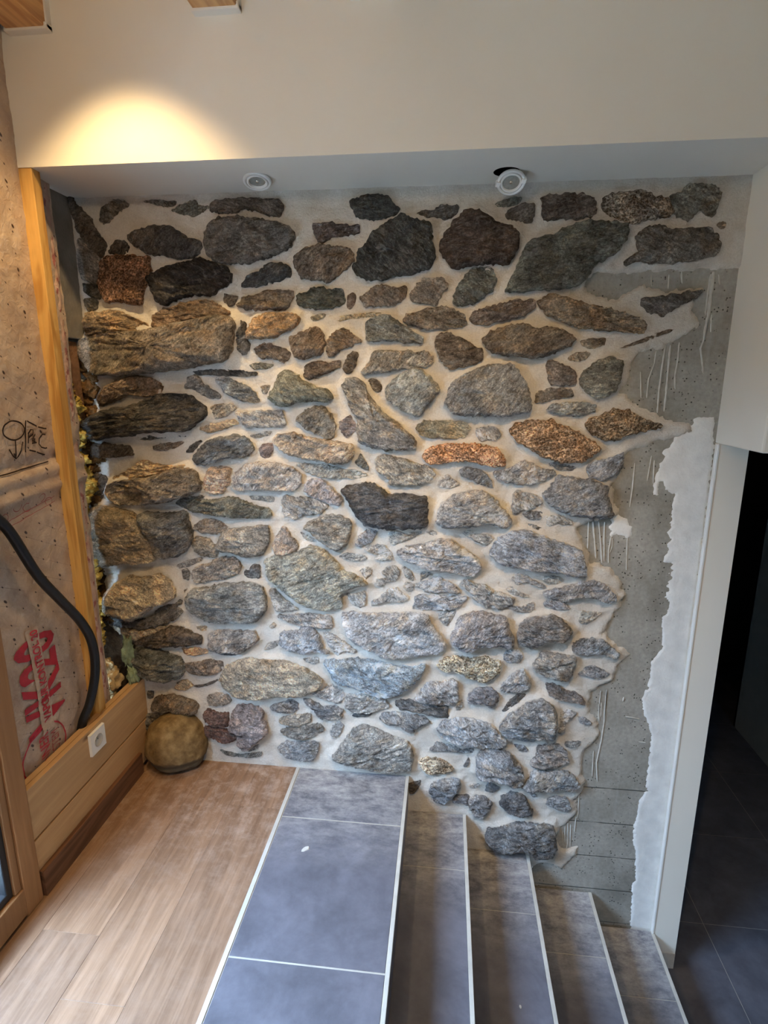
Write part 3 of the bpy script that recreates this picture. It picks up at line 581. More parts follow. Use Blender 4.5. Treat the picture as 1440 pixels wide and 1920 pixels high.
149 154 160|1.3|s|107,260 125,297 188,316 271,312 328,298 361,265 407,218 376,194 326,194 250,198 173,207 127,225
130 128 126|0.7|s|77,140 109,184 167,170 219,159 270,163 264,145 200,143 136,145
175 155 124|1|p|26,92 65,106 111,102 150,91 183,60 158,43 99,30 60,34 40,63
130 128 126|0.6|s|225,71 246,121 253,103 241,69
140 142 146|1.5|s|284,54 285,113 289,158 314,182 352,181 403,174 436,140 469,107 481,71 480,19 449,8 410,31 358,42 313,41
136 140 146|0.6|s|428,234 468,241 531,228 519,216 463,219
130 134 140|0.6|s|436,199 477,195 503,175 497,162 459,172
149 141 135|1.1|s|507,113 535,156 533,199 575,213 624,217 658,181 666,145 643,121 570,99 520,104
130 132 132|0.7|s|649,209 654,230 691,233 718,235 705,209 668,201
141 144 147|1.2|s|481,0 511,44 527,82 583,87 664,93 697,68 725,26 708,9 614,1 532,-3
128 132 138|1.3|s|78,-63 94,-23 146,4 211,14 212,-28 181,-77 142,-119 109,-106
102 102 106|1|s|182,-115 194,-75 253,-70 255,-124 215,-108
126 126 128|1.2|s|257,-93 279,-68 324,-71 358,-98 340,-138 322,-179 289,-174 262,-138
136 138 140|0.5|s|251,-24 270,-14 299,-13 290,-32 264,-35
104 105 108|0.8|s|323,-44 341,3 387,-20 362,-48
106 106 109|1.3|s|390,-95 401,-56 445,-37 491,-48 519,-91 540,-131 496,-143 444,-136 411,-116
134 135 137|1|s|595,-83 599,-49 642,-41 674,-42 700,-96 692,-116 640,-102
142 143 144|0.6|s|495,-21 527,-18 548,-50 536,-59
106 107 109|1.4|s|336,-279 341,-232 396,-218 472,-183 556,-187 627,-187 637,-240 647,-294 636,-327 585,-332 525,-307 504,-293 427,-317 361,-316
90 78 64|0.8|s|-12,-40 41,-13 35,-44 9,-85 -11,-87
152 149 143|0.6|s|181,337 187,373 205,402 215,375 200,342
'''
MORTAR='-1371,2527 1154,2453 1149,2110 1014,2113 976,2112 928,2108 878,2111 830,2106 790,2105 751,2104 716,2104 681,2101 645,2105 623,2109 601,2089 589,2065 603,2037 637,2022 679,2009 704,2014 722,2036 747,2039 766,2050 795,2062 826,2046 867,2037 921,2040 984,2047 994,2043 968,2015 966,1971 996,1946 995,1916 963,1892 994,1924 953,1890 916,1865 852,1845 798,1830 773,1773 766,1736 744,1689 778,1668 828,1630 883,1604 968,1583 1006,1573 1014,1546 964,1529 903,1512 842,1489 807,1478 796,1481 783,1442 767,1385 750,1340 756,1300 768,1254 797,1237 782,1222 761,1216 674,1198 637,1168 647,1120 679,1073 688,1031 740,1014 780,1004 800,968 820,938 834,907 811,941 840,905 832,867 813,822 789,777 770,731 808,694 879,639 840,591 823,523 773,493 743,457 739,402 742,368 768,342 787,318 787,241 743,187 724,121 734,63 756,29 735,-25 713,-65 722,-102 731,-139 684,-189 656,-231 649,-231 653,-293 682,-330 745,-311 753,-342 718,-381 683,-433 623,-412 577,-413 558,-431 476,-705 -440,-950 -1399,-553 -1292,-89 -1268,251 -1262,440 -1254,598 -1275,686 -1366,720 -1376,894 -1385,1087 -1375,1273 -1370,1409 -1416,1519 -1430,1627 -1427,1755 -1420,1879 -1404,1960 -1345,2407'
PLASTER='1011,1569 1028,1600 1088,1600 1102,1490 1127,-743 1133,-802 1018,-733 1009,-638 1001,-478 1010,-458 999,-313 984,-270 976,-181 990,-110 990,-40 1017,5 1006,47 1008,164 1004,271 991,326 958,380 953,435 970,459 949,431 961,485 994,504 967,486 972,553 971,612 1005,673 1002,724 990,787 1013,851 1009,888 990,890 1005,925 991,949 1005,974 1004,1034 1003,915 991,951 1006,970 1000,994 1006,1037 968,1041 985,1078 977,1107 988,1131 971,1160 985,1178 980,1225 981,1308 950,1321 939,1355 923,1355 920,1304 904,1306 904,1360 918,1422 936,1456 919,1466 947,1494 968,1535 992,1555'
PLASTER2='761,1216 782,1225 816,1208 836,1174 840,1138 824,1132 784,1148 769,1130 763,1136 757,1171'
DRIPS='''9|1023,2101 1023,2024 1024,1956 1019,1876
5|1015,2092 1013,2024 1014,1956
4|1041,2091 1050,2058
4|916,2103 923,2064
3|875,2094 878,2046
3|815,2095 821,2056
5|1026,1944 1023,1889 1011,1844 1017,1819 1032,1755
4|1034,1959 1039,1899
4|889,1855 886,1773 884,1694 887,1615
5|907,1855 908,1773 910,1689 910,1620
4|936,1865 938,1804 934,1747 940,1700
3|858,1793 843,1736 843,1689 844,1668
3|859,1834 858,1793
3|812,1762 824,1668
3|825,1426 826,1330 823,1255
3|826,1132 830,1066 835,1000
2.5|883,1455 880,1405 877,1359
3|895,1438 900,1349
4|675,1192 680,1085
5|691,1193 703,1122 715,1044
5|713,1194 725,1123 739,1027
5|735,1194 739,1123 747,1033
4|765,1136 760,1076 764,1028
3|769,1130 772,1094 766,1070
3|783,469 782,408 782,339
3|790,415 793,347
4|806,471 809,341 805,242 794,127 805,33
3|777,183 781,60
3|733,-33 737,-130 733,-161
3|729,-154 729,-231
3|697,-188 704,-288 701,-328
3|710,-194 716,-318
3|686,-204 689,-290
2.5|675,-229 683,-306
3|892,355 946,348
5|877,446 876,426
4|784,467 783,378 787,329
4|807,475 807,338
4|894,353 948,347
3|957,240 984,239'''
GAIN_LO, GAIN_HI = 1.85, 1.75

# ------------------------------------------------------------------ the setting
BZ, BY, RX = 2.40, -0.305, 1.105          # beam soffit, beam face, right end of the stone wall
# back wall: raw concrete backing, everything else on it is a child
wall = box('wall_back', -1.62, 1.205, 0.014, 0.30, -1.05, 2.42, concreteM, kind='structure')
wall['label'] = 'raw grey concrete wall behind the stone facing'

def sdf(poly, X, Z):
    # signed distance, positive inside
    P = np.array(poly); d = np.full(X.shape, 1e9); ins = np.zeros(X.shape, bool)
    for i in range(len(P)):
        a, b = P[i], P[(i+1) % len(P)]
        ex, ez = b-a; L = ex*ex+ez*ez+1e-12
        t = np.clip(((X-a[0])*ex+(Z-a[1])*ez)/L, 0, 1)
        d = np.minimum(d, (X-a[0]-t*ex)**2+(Z-a[1]-t*ez)**2)
        c = ((a[1] > Z) != (b[1] > Z)) & (X < (b[0]-a[0])*(Z-a[1])/(b[1]-a[1]+1e-12)+a[0])
        ins ^= c
    d = np.sqrt(d); return np.where(ins, d, -d)
def vnoise(X, Z, sc, seed=0.0):
    return np.array([noise.noise((x*sc, z*sc, seed)) for x, z in zip(X.ravel(), Z.ravel())]).reshape(X.shape)
def relief(name, x0, x1, z0, z1, step, hfun, m, parent, cut):
    xs = np.arange(x0, x1+step*.5, step); zs = np.arange(z0, z1+step*.5, step)
    X, Z = np.meshgrid(xs, zs, indexing='ij')
    H, keep = hfun(X, Z)
    nx, nz = X.shape
    idx = np.arange(nx*nz).reshape(nx, nz)
    q = np.stack([idx[:-1, :-1], idx[1:, :-1], idx[1:, 1:], idx[:-1, 1:]], -1).reshape(-1, 4)
    kk = (keep[:-1, :-1] | keep[1:, :-1] | keep[1:, 1:] | keep[:-1, 1:]).reshape(-1)
    q = q[kk]
    used, inv = np.unique(q, return_inverse=True); q = inv.reshape(-1, 4)
    V = np.stack([X.ravel()[used], -H.ravel()[used], Z.ravel()[used]], -1)
    return mesh_obj(name, V.tolist(), [tuple(f) for f in q.tolist()], m, parent, True)

stones = []
for row in STONES.strip().split('\n'):
    c, f, k, p = row.split('|'); pts = parse(p)
    stones.append((tuple(float(a) for a in c.split()), float(f), k, pts, math.sqrt(polyarea(pts))))
def stone_height(f, s): return max(0.014, min(0.052, 0.32*s))*f

def mortar_h(X, Z):
    d = sdf(parse(MORTAR), X, Z)
    d = d+0.012*vnoise(X, Z, 28, 1)+0.008*vnoise(X, Z, 70, 2)
    h = -0.001+0.005*vnoise(X, Z, 9, 3)+0.0045*vnoise(X, Z, 30, 4)+0.0026*vnoise(X, Z, 80, 5)
    # the joint is drawn up against every stone, more against those that stand far out
    climb = np.zeros_like(h)
    for c, f, k, pts, s in stones:
        P = np.array(pts); H = stone_height(f, s); R = 0.014+0.28*H
        m = (X > P[:, 0].min()-R) & (X < P[:, 0].max()+R) & (Z > P[:, 1].min()-R) & (Z < P[:, 1].max()+R)
        if not m.any(): continue
        q = sdf(pts, X[m], Z[m]); u = np.clip(1+q/R, 0, 1); u = u*u*(3-2*u)
        cl = 0.20*H*u
        cl = np.where(q > 0.006, np.minimum(cl, 0.0), cl)
        climb[m] = np.maximum(climb[m], cl)
    h = h+climb
    e = np.clip(d/0.012, -1.5, 1); h = np.where(e < 1, -0.014+(h+0.014)*np.where(e > 0, np.sqrt(np.clip(e, 0, 1)), e*0.6), h)
    return h, d > -0.012
relief('mortar', -1.50, 1.11, -0.95, 2.405, 0.0085, mortar_h, mortarM, wall, None)
def skim(poly, t):
    pp = parse(poly)
    def f(X, Z):
        d = sdf(pp, X, Z)+0.008*vnoise(X, Z, 60, 7)+0.005*vnoise(X, Z, 140, 8)
        h = -0.014+np.clip(d/0.006, -1, 1)*t+0.0012*vnoise(X, Z, 40, 9)
        return h, d > -0.006
    return f
def bounds(poly):
    P = np.array(parse(poly)); return P[:, 0].min()-.02, P[:, 0].max()+.02, P[:, 1].min()-.02, P[:, 1].max()+.02
b = bounds(PLASTER); relief('plaster_skim', b[0], RX+0.004, b[2], b[3], 0.007, skim(PLASTER, 0.004), plasterM, wall, None)
b = bounds(PLASTER2); relief('plaster_smear', *b, 0.006, skim(PLASTER2, 0.003), plasterM, wall, None)
rs = random.Random(5)
for row in DRIPS.strip().split('\n'):
    wd, p = row.split('|'); pts = parse(p); wd = float(wd)*0.0021*0.5
    pl = []
    for i in range(len(pts)-1):
        n = max(2, int(math.dist(pts[i], pts[i+1])/0.012))
        for j in range(n): t = j/n; pl.append((pts[i][0]*(1-t)+pts[i+1][0]*t, pts[i][1]*(1-t)+pts[i+1][1]*t))
    pl.append(pts[-1]); vs_, fs = [], []
    for i, (x, z) in enumerate(pl):
        a = pl[max(0, i-1)]; c = pl[min(len(pl)-1, i+1)]; tx, tz = c[0]-a[0], c[1]-a[1]; L = math.hypot(tx, tz) or 1
        nx, nz = -tz/L, tx/L; r = wd*rs.uniform(0.6, 1.15)*(0.55 if i in (0, len(pl)-1) else 1)
        for s, hh in ((-1, -0.003), (-.5, .0035), (.5, .0035), (1, -0.003)):
            vs_.append((x+nx*r*s, 0.014-hh, z+nz*r*s))
    for i in range(len(pl)-1):
        for k in range(3): fs.append((i*4+k, i*4+k+1, i*4+k+5, i*4+k+4))
    mesh_obj('mortar_drip', vs_, fs, dripM, wall, True)

def make_stone(pts, H, seed, porous, parent, m, col):
    R = random.Random(seed)
    pts = pts[:]
    A = sum(pts[i][0]*pts[(i+1) % len(pts)][1]-pts[(i+1) % len(pts)][0]*pts[i][1] for i in range(len(pts)))
    if A < 0: pts.reverse()
    per = sum(math.dist(pts[i], pts[(i+1) % len(pts)]) for i in range(len(pts)))
    s = math.sqrt(abs(A)/2)
    n = max(24, min(110, int(per/0.0070)))
    # even resampling that keeps the corners, with a chipped edge
    out = []; acc = 0
    for i in range(len(pts)):
        a, b = pts[i], pts[(i+1) % len(pts)]; L = math.dist(a, b); k = max(1, round(n*L/per))
        for j in range(k):
            t = j/k; out.append([a[0]*(1-t)+b[0]*t, a[1]*(1-t)+b[1]*t])
    # round the corners slightly
    n = len(out)
    sm = [[(out[i-1][0]+2*out[i][0]+out[(i+1) % n][0])/4, (out[i-1][1]+2*out[i][1]+out[(i+1) % n][1])/4] for i in range(n)]
    cx = sum(p[0] for p in sm)/n; cz = sum(p[1] for p in sm)/n
    rag = 0.0055 if not porous else 0.0065
    rag = min(rag, s*0.07); grow = min(0.0035, s*0.04)
    loop = []
    for i, p in enumerate(sm):
        a, b = sm[i-1], sm[(i+1) % n]; tx, tz = b[0]-a[0], b[1]-a[1]; L = math.hypot(tx, tz) or 1
        e = rag*(noise.noise((p[0]*120, p[1]*120, seed))*1.3+noise.noise((p[0]*45, p[1]*45, seed+3))*0.9)
        e += grow
        loop.append((p[0]+tz/L*e, p[1]-tx/L*e))
    planes = []
    for _ in range(R.randint(3, 6)):
        an = R.uniform(0, 2*math.pi); sl = R.uniform(0.15, 0.75); planes.append((math.cos(an)*sl, math.sin(an)*sl*1.2, R.uniform(0.80, 1.12)))
    tilt = (R.uniform(-.22, .22), R.uniform(-.30, .18))
    rot = R.uniform(-.35, .35); cr, sr = math.cos(rot), math.sin(rot)
    def height(x, z, t):
        # t: 0 at the rim .. 1 at the centre
        prof = 1-(1-min(1, t/0.36))**2.2
        u, v = (x-cx)/s, (z-cz)/s
        h = 0.46+0.46*prof
        for a, b, c in planes: h = min(h, c-a*u-b*v)
        h = max(h, 0.38)
        h += (tilt[0]*u+tilt[1]*v)*0.9*prof
        if not porous:
            st = noise.noise((x*10+seed, (-sr*(x-cx)+cr*(z-cz))*90, seed*1.7))
            h += 0.14*st*prof
        # broken, stepped faces: creased noise at three sizes
        def cr_(f, sd): return 1-2*abs(noise.noise((x*f+sd, z*f*1.5, sd*2.3)))
        Hn = min(H, 0.034)
        d_ = (0.22*noise.noise((x*18, z*18, seed))+0.20*(cr_(20, seed)-0.55)+0.15*(cr_(48, seed+5)-0.55))*(0.3+0.8*prof)
        return H*max(h, 0.2)+Hn*d_+0.0042*(cr_(115, seed+8)-0.5)*(0.4+0.6*prof)+0.0016*noise.noise((x*260, z*260, seed))
    scales = (1.0, 0.98, 0.945, 0.90, 0.84, 0.77, 0.69, 0.60, 0.50, 0.40, 0.30, 0.20, 0.10)
    V = [(cx+(x-cx)*1.004, 0.012, cz+(z-cz)*1.004) for x, z in loop]
    for sc in scales:
        for x, z in loop:
            px, pz = cx+(x-cx)*sc, cz+(z-cz)*sc
            V.append((px, -max(0.002, height(px, pz, 1-sc)), pz))
    V.append((cx, -height(cx, cz, 1), cz))
    F = []; nr = len(scales)+1
    for r in range(nr-1):
        for i in range(n):
            j = (i+1) % n; F.append((r*n+i, r*n+j, (r+1)*n+j, (r+1)*n+i))
    for i in range(n): F.append(((nr-1)*n+i, (nr-1)*n+(i+1) % n, nr*n))
    V = [(x-cx, y, z-cz) for x, y, z in V]
    o = mesh_obj('stone', V, F, m, parent, True)
    o.location = (cx, 0, cz); o.color = col
    return o
for i, (c, f, k, pts, s) in enumerate(stones):
    zc = sum(p[1] for p in pts)/len(pts)
    g = GAIN_LO+(GAIN_HI-GAIN_LO)*min(1, max(0, (zc-1.7)/0.4))
    lv = [lin(v) for v in c]; lum = 0.3*lv[0]+0.6*lv[1]+0.1*lv[2]
    sat = 0.62 if k == 's' else 0.66
    col = tuple(min(0.9, (lum+(v-lum)*sat)*g) for v in lv)+(1,)
    make_stone(pts, stone_height(f, s), i*3.7+1, k == 'p', wall, porousM if k == 'p' else stoneM, col)

# white plastered beam over the stone wall, soffit with two round cut-outs
HOLES = [(-0.552, -0.142, 0.038), (0.286, -0.108, 0.043)]
bm = bmesh.new()
x0, x1 = -1.44, RX+0.001
oc = [bm.verts.new(p) for p in ((x0, BY, BZ), (x1, BY, BZ), (x1, 0.30, BZ), (x0, 0.30, BZ))]
ed = [bm.edges.new((oc[i], oc[(i+1) % 4])) for i in range(4)]
for hx, hy, hr in HOLES:
    r_ = [bm.verts.new((hx+hr*math.cos(2*math.pi*i/28), hy+hr*math.sin(2*math.pi*i/28), BZ)) for i in range(28)]
    ed += [bm.edges.new((r_[i], r_[(i+1) % 28])) for i in range(28)]
bmesh.ops.triangle_fill(bm, edges=ed, use_beauty=True)
for f in [f for f in bm.faces if any((f.calc_center_median().x-hx)**2+(f.calc_center_median().y-hy)**2 < (hr*0.98)**2 for hx, hy, hr in HOLES)]: bm.faces.remove(f)
tc = [bm.verts.new((v.co.x, v.co.y, 3.02)) for v in oc]
for i in range(4): bm.faces.new((oc[i], oc[(i+1) % 4], tc[(i+1) % 4], tc[i]))
bm.faces.new(tc)
beam = bm_obj('beam', bm, whiteM, kind='structure'); beam['label'] = 'white plastered beam above the stone wall'
for hx, hy, hr in HOLES:
    lathe('lamp_hole', [(hr, 0.0), (hr, 0.07), (0.0005, 0.07)], darkM, beam, 28, Matrix.Translation((hx, hy, BZ)))

# right: wall above the doorway flush with the beam, the plastered wall end, hall beyond
box('wall_right', RX, 2.62, BY, 0.30, 1.505, 3.02, whiteM, kind='structure', bev=0.006)
tr = box('trim_1', RX, 1.213, -0.012, 0.30, -0.93, 1.506, whiteM, kind='structure')
box('corner_bead', RX-0.004, RX+0.004, -0.0165, 0.004, -0.74, 1.504, plasticM, tr, 0.002)
box('shaded_foot', RX+0.004, 1.214, -0.014, -0.005, -0.93, -0.815, mortarM, tr, 0.002)  # mortar-coloured strip standing in for the shadow at the foot
box('wall_hall', 2.42, 2.60, -4.75, 2.02, -0.93, 3.02, hallWallM, kind='structure')
box('wall_hall_end', 1.0, 3.4, 3.06, 3.2, -0.93, 2.2, hallWallM, kind='structure')
box('wall_hall_side', 3.2, 3.4, 2.0, 3.2, -0.93, 2.2, hallWallM, kind='structure')
box('wall_hall_jog', 2.42, 3.4, 2.0, 2.02, -0.93, 2.2, hallWallM, kind='structure')
box('wall_hall_left', 1.0, 1.205, 0.30, 3.2, -1.0, 2.2, hallWallM, kind='structure')
box('ceiling_hall', 0.9, 3.4, 0.30, 3.2, 2.1, 2.3, hallWallM, kind='structure')
# anthracite door at the end of the hall
d2 = bpy.data.objects.new('door_2', None); C.objects.link(d2); d2.location = (2.55, 3.0, -0.9); d2['kind'] = 'structure'; d2['label'] = 'dark door at the end of the unlit hall'
def pbox(name, parent, x0, x1, y0, y1, z0, z1, m, bev=0.0, kind=None):
    o = box(name, x0, x1, y0, y1, z0, z1, m, parent, bev, kind)
    o.matrix_parent_inverse = Matrix.Translation(-parent.location); return o
pbox('leaf', d2, 2.30, 3.10, 3.015, 3.055, -0.88, 1.2, blackDoorM, 0.004)
pbox('jamb', d2, 2.20, 2.29, 2.98, 3.06, -0.9, 1.28, darkM, 0.003)
pbox('jamb', d2, 3.11, 3.19, 2.98, 3.06, -0.9, 1.28, darkM, 0.003)
pbox('head', d2, 2.20, 3.19, 2.98, 3.06, 1.21, 1.28, darkM, 0.003)
pbox('handle', d2, 2.36, 2.39, 2.955, 3.015, 0.06, 0.30, gasketM, 0.006)
pbox('hinge', d2, 2.27, 2.30, 2.965, 3.015, -0.72, -0.60, gasketM, 0.004)

# floors
FX0, FX1 = -1.225, -0.016
floor = box('floor', -1.45, FX1-0.004, -4.75, 0.02, -1.0, -0.0012, groutM, kind='structure'); floor['label'] = 'upper floor of oak laminate and grey tiles'
W = 0.195; edges = [-1.225-0.09+0.0, -1.139, -0.944, -0.749, -0.530]
ends = {0: [0.0, -1.3, -2.6, -4.7], 1: [0.0, -0.86, -2.1, -3.4, -4.7], 2: [0.0, -1.049, -2.3, -3.5, -4.7], 3: [0.0, -0.262, -1.55, -2.8, -4.7]}
for i in range(4):
    e = ends[i]
    for a, b in zip(e, e[1:]):
        box('plank', edges[i]+0.0003, edges[i+1]-0.0003, b+0.0003, a-0.0003, -0.016, 0.0, laminateM, floor, 0.0008)
box('edge_strip', -0.530, -0.514, -4.7, 0.0, -0.016, 0.0022, nosM, floor, 0.0015)
ty = [0.0, -0.299, -0.878, -1.457, -2.036, -2.615, -3.194, -3.773, -4.352, -4.7]
for a, b in zip(ty, ty[1:]): box('tile', -0.511, -0.028, b+0.003, a-0.003, -0.016, 0.0006, tileM, floor, 0.0012)
box('edge_nosing', -0.027, -0.013, -2.4, 0.0, -0.016, 0.002, nosM, floor, 0.0015)
box('tile_riser', -0.024, -0.016, -2.4, 0.0, -0.179, -0.016, tileM, floor)
# upper landing continues behind the photographer
box('cavity_back', -1.43, -1.30, 0.004, 0.016, -0.2, 1.05, cavityM, wall)  # dark panel, the shade of the gap is put into its colour
lf = box('floor', -0.016, 1.09, -4.75, -2.42, -1.0, -0.0, tileM, kind='structure')
# hall floor
hf = box('floor', 1.09, 3.4, -4.75, 3.2, -1.1, -0.9012, groutM, kind='structure'); hf['label'] = 'dark tiled floor of the lower hall'
hx_ = [1.09, 1.449, 2.05, 2.65, 3.25]; hy_ = [3.2]+[2.635-0.6*i for i in range(13)]
for a, b in zip(hx_, hx_[1:]):
    for c, d in zip(hy_, hy_[1:]):
        box('tile', a+0.0015, b-0.0015, d+0.0015, c-0.0015, -0.910, -0.9, hallTileM, hf)

# stairs
st = thing('stairs', 'flight of grey slate-look tiled stairs with pale nosings going down to the right', 'stairs', (0.12, -1.0, -0.9))
NX = [-0.016, 0.243, 0.532, 0.820, 1.110]; RZ = 0.179
for k in range(1, 5):
    z = -RZ*k; xa, xb = NX[k-1]-0.014, NX[k]
    s_ = bm_obj('step', (lambda b_: (bx(b_, xa, xb-0.008, -2.4, 0.0, -0.92, z-0.0008), b_)[1])(bmesh.new()), groutM, st)
    s_.matrix_parent_inverse = Matrix.Translation(-st.location)
    ys = [0.0, -0.303, -0.906, -1.509, -2.112, -2.4]
    for a, b in zip(ys, ys[1:]):
        box('tread_tile', xa, xb-0.012, b+0.0016, a-0.0016, z-0.012, z+0.0006, tileM, s_, 0.001)
        box('riser_tile', xb-0.008, xb, b+0.0016, a-0.0016, z-RZ, z-0.014, tileM, s_)
    box('nosing', xb-0.0115, xb+0.003, -2.4, 0.0, z-0.013, z+0.0018, nosM, s_, 0.0015)

# ceiling with joists
ceil = box('ceiling', -1.45, 2.62, -4.75, 0.30, 2.98, 3.10, whiteM, kind='structure')
for xa, xb, zb in ((-1.262, -1.134, 2.772), (-0.664, -0.530, 2.79), (-0.198, -0.078, 2.803)):
    j = box('joist', xa, xb, -4.6, BY+0.001, zb, 2.985, joistM, ceil, 0.004)
    bm = bmesh.new(); bx(bm, xa-0.006, xb+0.006, BY-0.030, BY+0.003, zb-0.006, zb+0.012, 0.003)
    bx(bm, xb, xb+0.006, BY-0.022, BY+0.003, zb, 2.98)
    bm_obj('plaster_collar', bm, whiteM, j)

# left wall: render return by the stones, vapour film, batten, boards
wl = box('wall_left', -1.62, -1.43, -0.86, 0.30, -0.3, 3.02, cavityM, kind='structure'); wl['label'] = 'unfinished left wall with insulation film and pine boards'
box('render_return', -1.43, -1.332, -0.24, 0.012, 1.885, 2.42, renderM, wl, 0.003)
box('brick_return', -1.43, -1.345, -0.20, -0.030, 1.52, 1.875, plain('brown_brick_return', rgb(140, 104, 76), 0.9, 0.1, 0.3, 25, 0.01), wl, 0.008)
def film_x(y, z):
    h = 0.006*noise.noise((y*9, z*7, 1.3))+0.004*noise.noise((y*26, z*22, 4.1))+0.0022*noise.noise((y*60, z*60, 2.2))
    # two horizontal folds of the sagging film
    for zf, a in ((1.405, 0.010), (1.345, 0.014)):
        d = (z-zf-0.06*(y+0.45))/0.022; h += a*math.exp(-d*d)
    h -= 0.010*math.exp(-((z-1.445-0.06*(y+0.45))/0.02)**2)
    # bulge of the insulation towards the floor
    h += 0.022*max(0, 1-((z-0.6)/0.45)**2)*max(0, 1-((y+0.56)/0.24)**2)
    return -1.300+h
ys = np.arange(-0.90, -0.150, 0.011); zs = np.arange(0.25, 2.98, 0.012)
V = [(film_x(y, z), y, z) for y in ys for z in zs]; nz = len(zs)
F = [(i*nz+j, (i+1)*nz+j, (i+1)*nz+j+1, i*nz+j+1) for i in range(len(ys)-1) for j in range(nz-1)]
film = mesh_obj('vapour_film', V, F, filmM, wl, True)
# rolled printed edge of the film
V, F = [], []; zz = np.arange(0.33, 1.92+0.48, 0.012)
for i, z in enumerate(zz):
    o_ = 0.006*noise.noise((z*14, 3.3, 0)); p_ = 0.006*noise.noise((z*30, 9.1, 0))
    for k in range(7):
        a = k/6*math.pi; V.append((-1.312+0.016*math.sin(a)*(1+0.4*noise.noise((z*40, k, 0)))+o_, -0.200+0.048*(k/6)+p_, z))
for i in range(len(zz)-1):
    for k in range(6): F.append((i*7+k, i*7+k+1, (i+1)*7+k+1, (i+1)*7+k))
kf = M('printed_film_edge', 0.45, 0.4); p_ = kf.pos()
kc = kf.ramp(kf.noise(p_, 14, 4), [(0.3, rgb(176, 140, 124)), (0.7, rgb(206, 176, 156))])
kc = kf.mix(kf.math('MULTIPLY', kf.val(kf.noise(kf.mp(p_, (1, 60, 26)), 1.0, 3), 0.55, 0.60, 0.0, 0.8), 1.0), kc, rgb(140, 66, 66))
kf.col(kc); kf.bump(kf.noise(p_, 50, 5), 0.008, 0.7)
mesh_obj('film_edge', V, F, kf.m, wl, True)
# batten
bm = bmesh.new(); bx(bm, -1.302, -1.255, -0.303, -0.262, 0.10, 2.40, 0.002)
for v in bm.verts: v.co.y += 0.012*(1-(v.co.z-0.1)/2.3)*1.0
bm_obj('batten', bm, studM, wl)
# lettering on the film
def on_film(o, lift=0.004):
    for v in o.data.vertices:
        v.co.x = film_x(v.co.y, v.co.z)+lift
def lettering(body, size, z0, y0, m, name, bold=0.0, sx=1.0, lift=0.004, slant=0.0):
    # runs upward, its top towards the room door
    cu = bpy.data.curves.new('t', 'FONT'); cu.body = body; cu.size = size; cu.offset = bold; cu.resolution_u = 3
    t = bpy.data.objects.new('t', cu); C.objects.link(t)
    dg = bpy.context.evaluated_depsgraph_get(); me = bpy.data.meshes.new_from_object(t.evaluated_get(dg))
    bpy.data.objects.remove(t); bpy.data.curves.remove(cu)
    b = bmesh.new(); b.from_mesh(me)
    for _ in range(2):
        bmesh.ops.subdivide_edges(b, edges=[e for e in b.edges if e.calc_length() > 0.016], cuts=1, use_grid_fill=False)
    bmesh.ops.triangulate(b, faces=b.faces[:])
    for v in b.verts:
        x, y = v.co.x*sx, v.co.y
        v.co = Vector((0, y0-y+slant*x, z0+x))
    b.to_mesh(me); b.free(); me.materials.clear(); me.materials.append(m)
    o = bpy.data.objects.new(name, me); C.objects.link(o); o.parent = film; on_film(o, lift); return o
def ribbon(name, pts, wd, m, lift=0.005, closed=False):
    P = []
    pp = pts+[pts[0]] if closed else pts
    for a, b in zip(pp, pp[1:]):
        n = max(1, int(math.dist(a, b)/0.01))
        for j in range(n): t = j/n; P.append((a[0]*(1-t)+b[0]*t, a[1]*(1-t)+b[1]*t))
    P.append(pp[-1]); V, F = [], []
    for i, (y, z) in enumerate(P):
        a, b = P[max(0, i-1)], P[min(len(P)-1, i+1)]; ty_, tz_ = b[0]-a[0], b[1]-a[1]; L = math.hypot(ty_, tz_) or 1
        for s in (-1, 1):
            yy, zz_ = y-tz_/L*wd*s/2, z+ty_/L*wd*s/2; V.append((film_x(yy, zz_)+lift, yy, zz_))
    for i in range(len(P)-1): F.append((2*i, 2*i+1, 2*i+3, 2*i+2))
    return mesh_obj(name, V, F, m, film)
def ell(cy, cz, ry, rz, a0=0, a1=360, n=30):
    return [(cy+ry*math.cos(math.radians(a0+(a1-a0)*i/n)), cz+rz*math.sin(math.radians(a0+(a1-a0)*i/n))) for i in range(n+1)]
lettering('VK20', 0.262, 0.515, -0.455, redM, 'big_lettering', 0.006, 0.60, 0.004, -0.02)
# pale stripe that runs through the big letters, with the small words on it
V, F = [], []
N_ = 40
for i in range(N_+1):
    z = 0.50+(0.90-0.50)*i/N_
    for yy in (-0.580-0.02*(z-0.5), -0.523-0.02*(z-0.5)): V.append((film_x(yy, z)+0.0065, yy, z))
for i in range(N_): F.append((2*i, 2*i+1, 2*i+3, 2*i+2))
mesh_obj('print_stripe', V, F, filmM, film)
lettering('VAPOUR KONTROL 20', 0.047, 0.545, -0.534, redM, 'small_lettering', 0.0012, 0.72, 0.009, -0.02)
ribbon('print_ring', ell(-0.575, 0.435, 0.105, 0.100), 0.006, redM, 0.006, False)
lettering('INNER', 0.062, 0.385, -0.560, redM, 'ring_lettering', 0.001, 0.68, 0.007)
lettering('SYSTEM', 0.056, 0.375, -0.508, thinRedM, 'ring_lettering', 0.0, 0.62, 0.007)
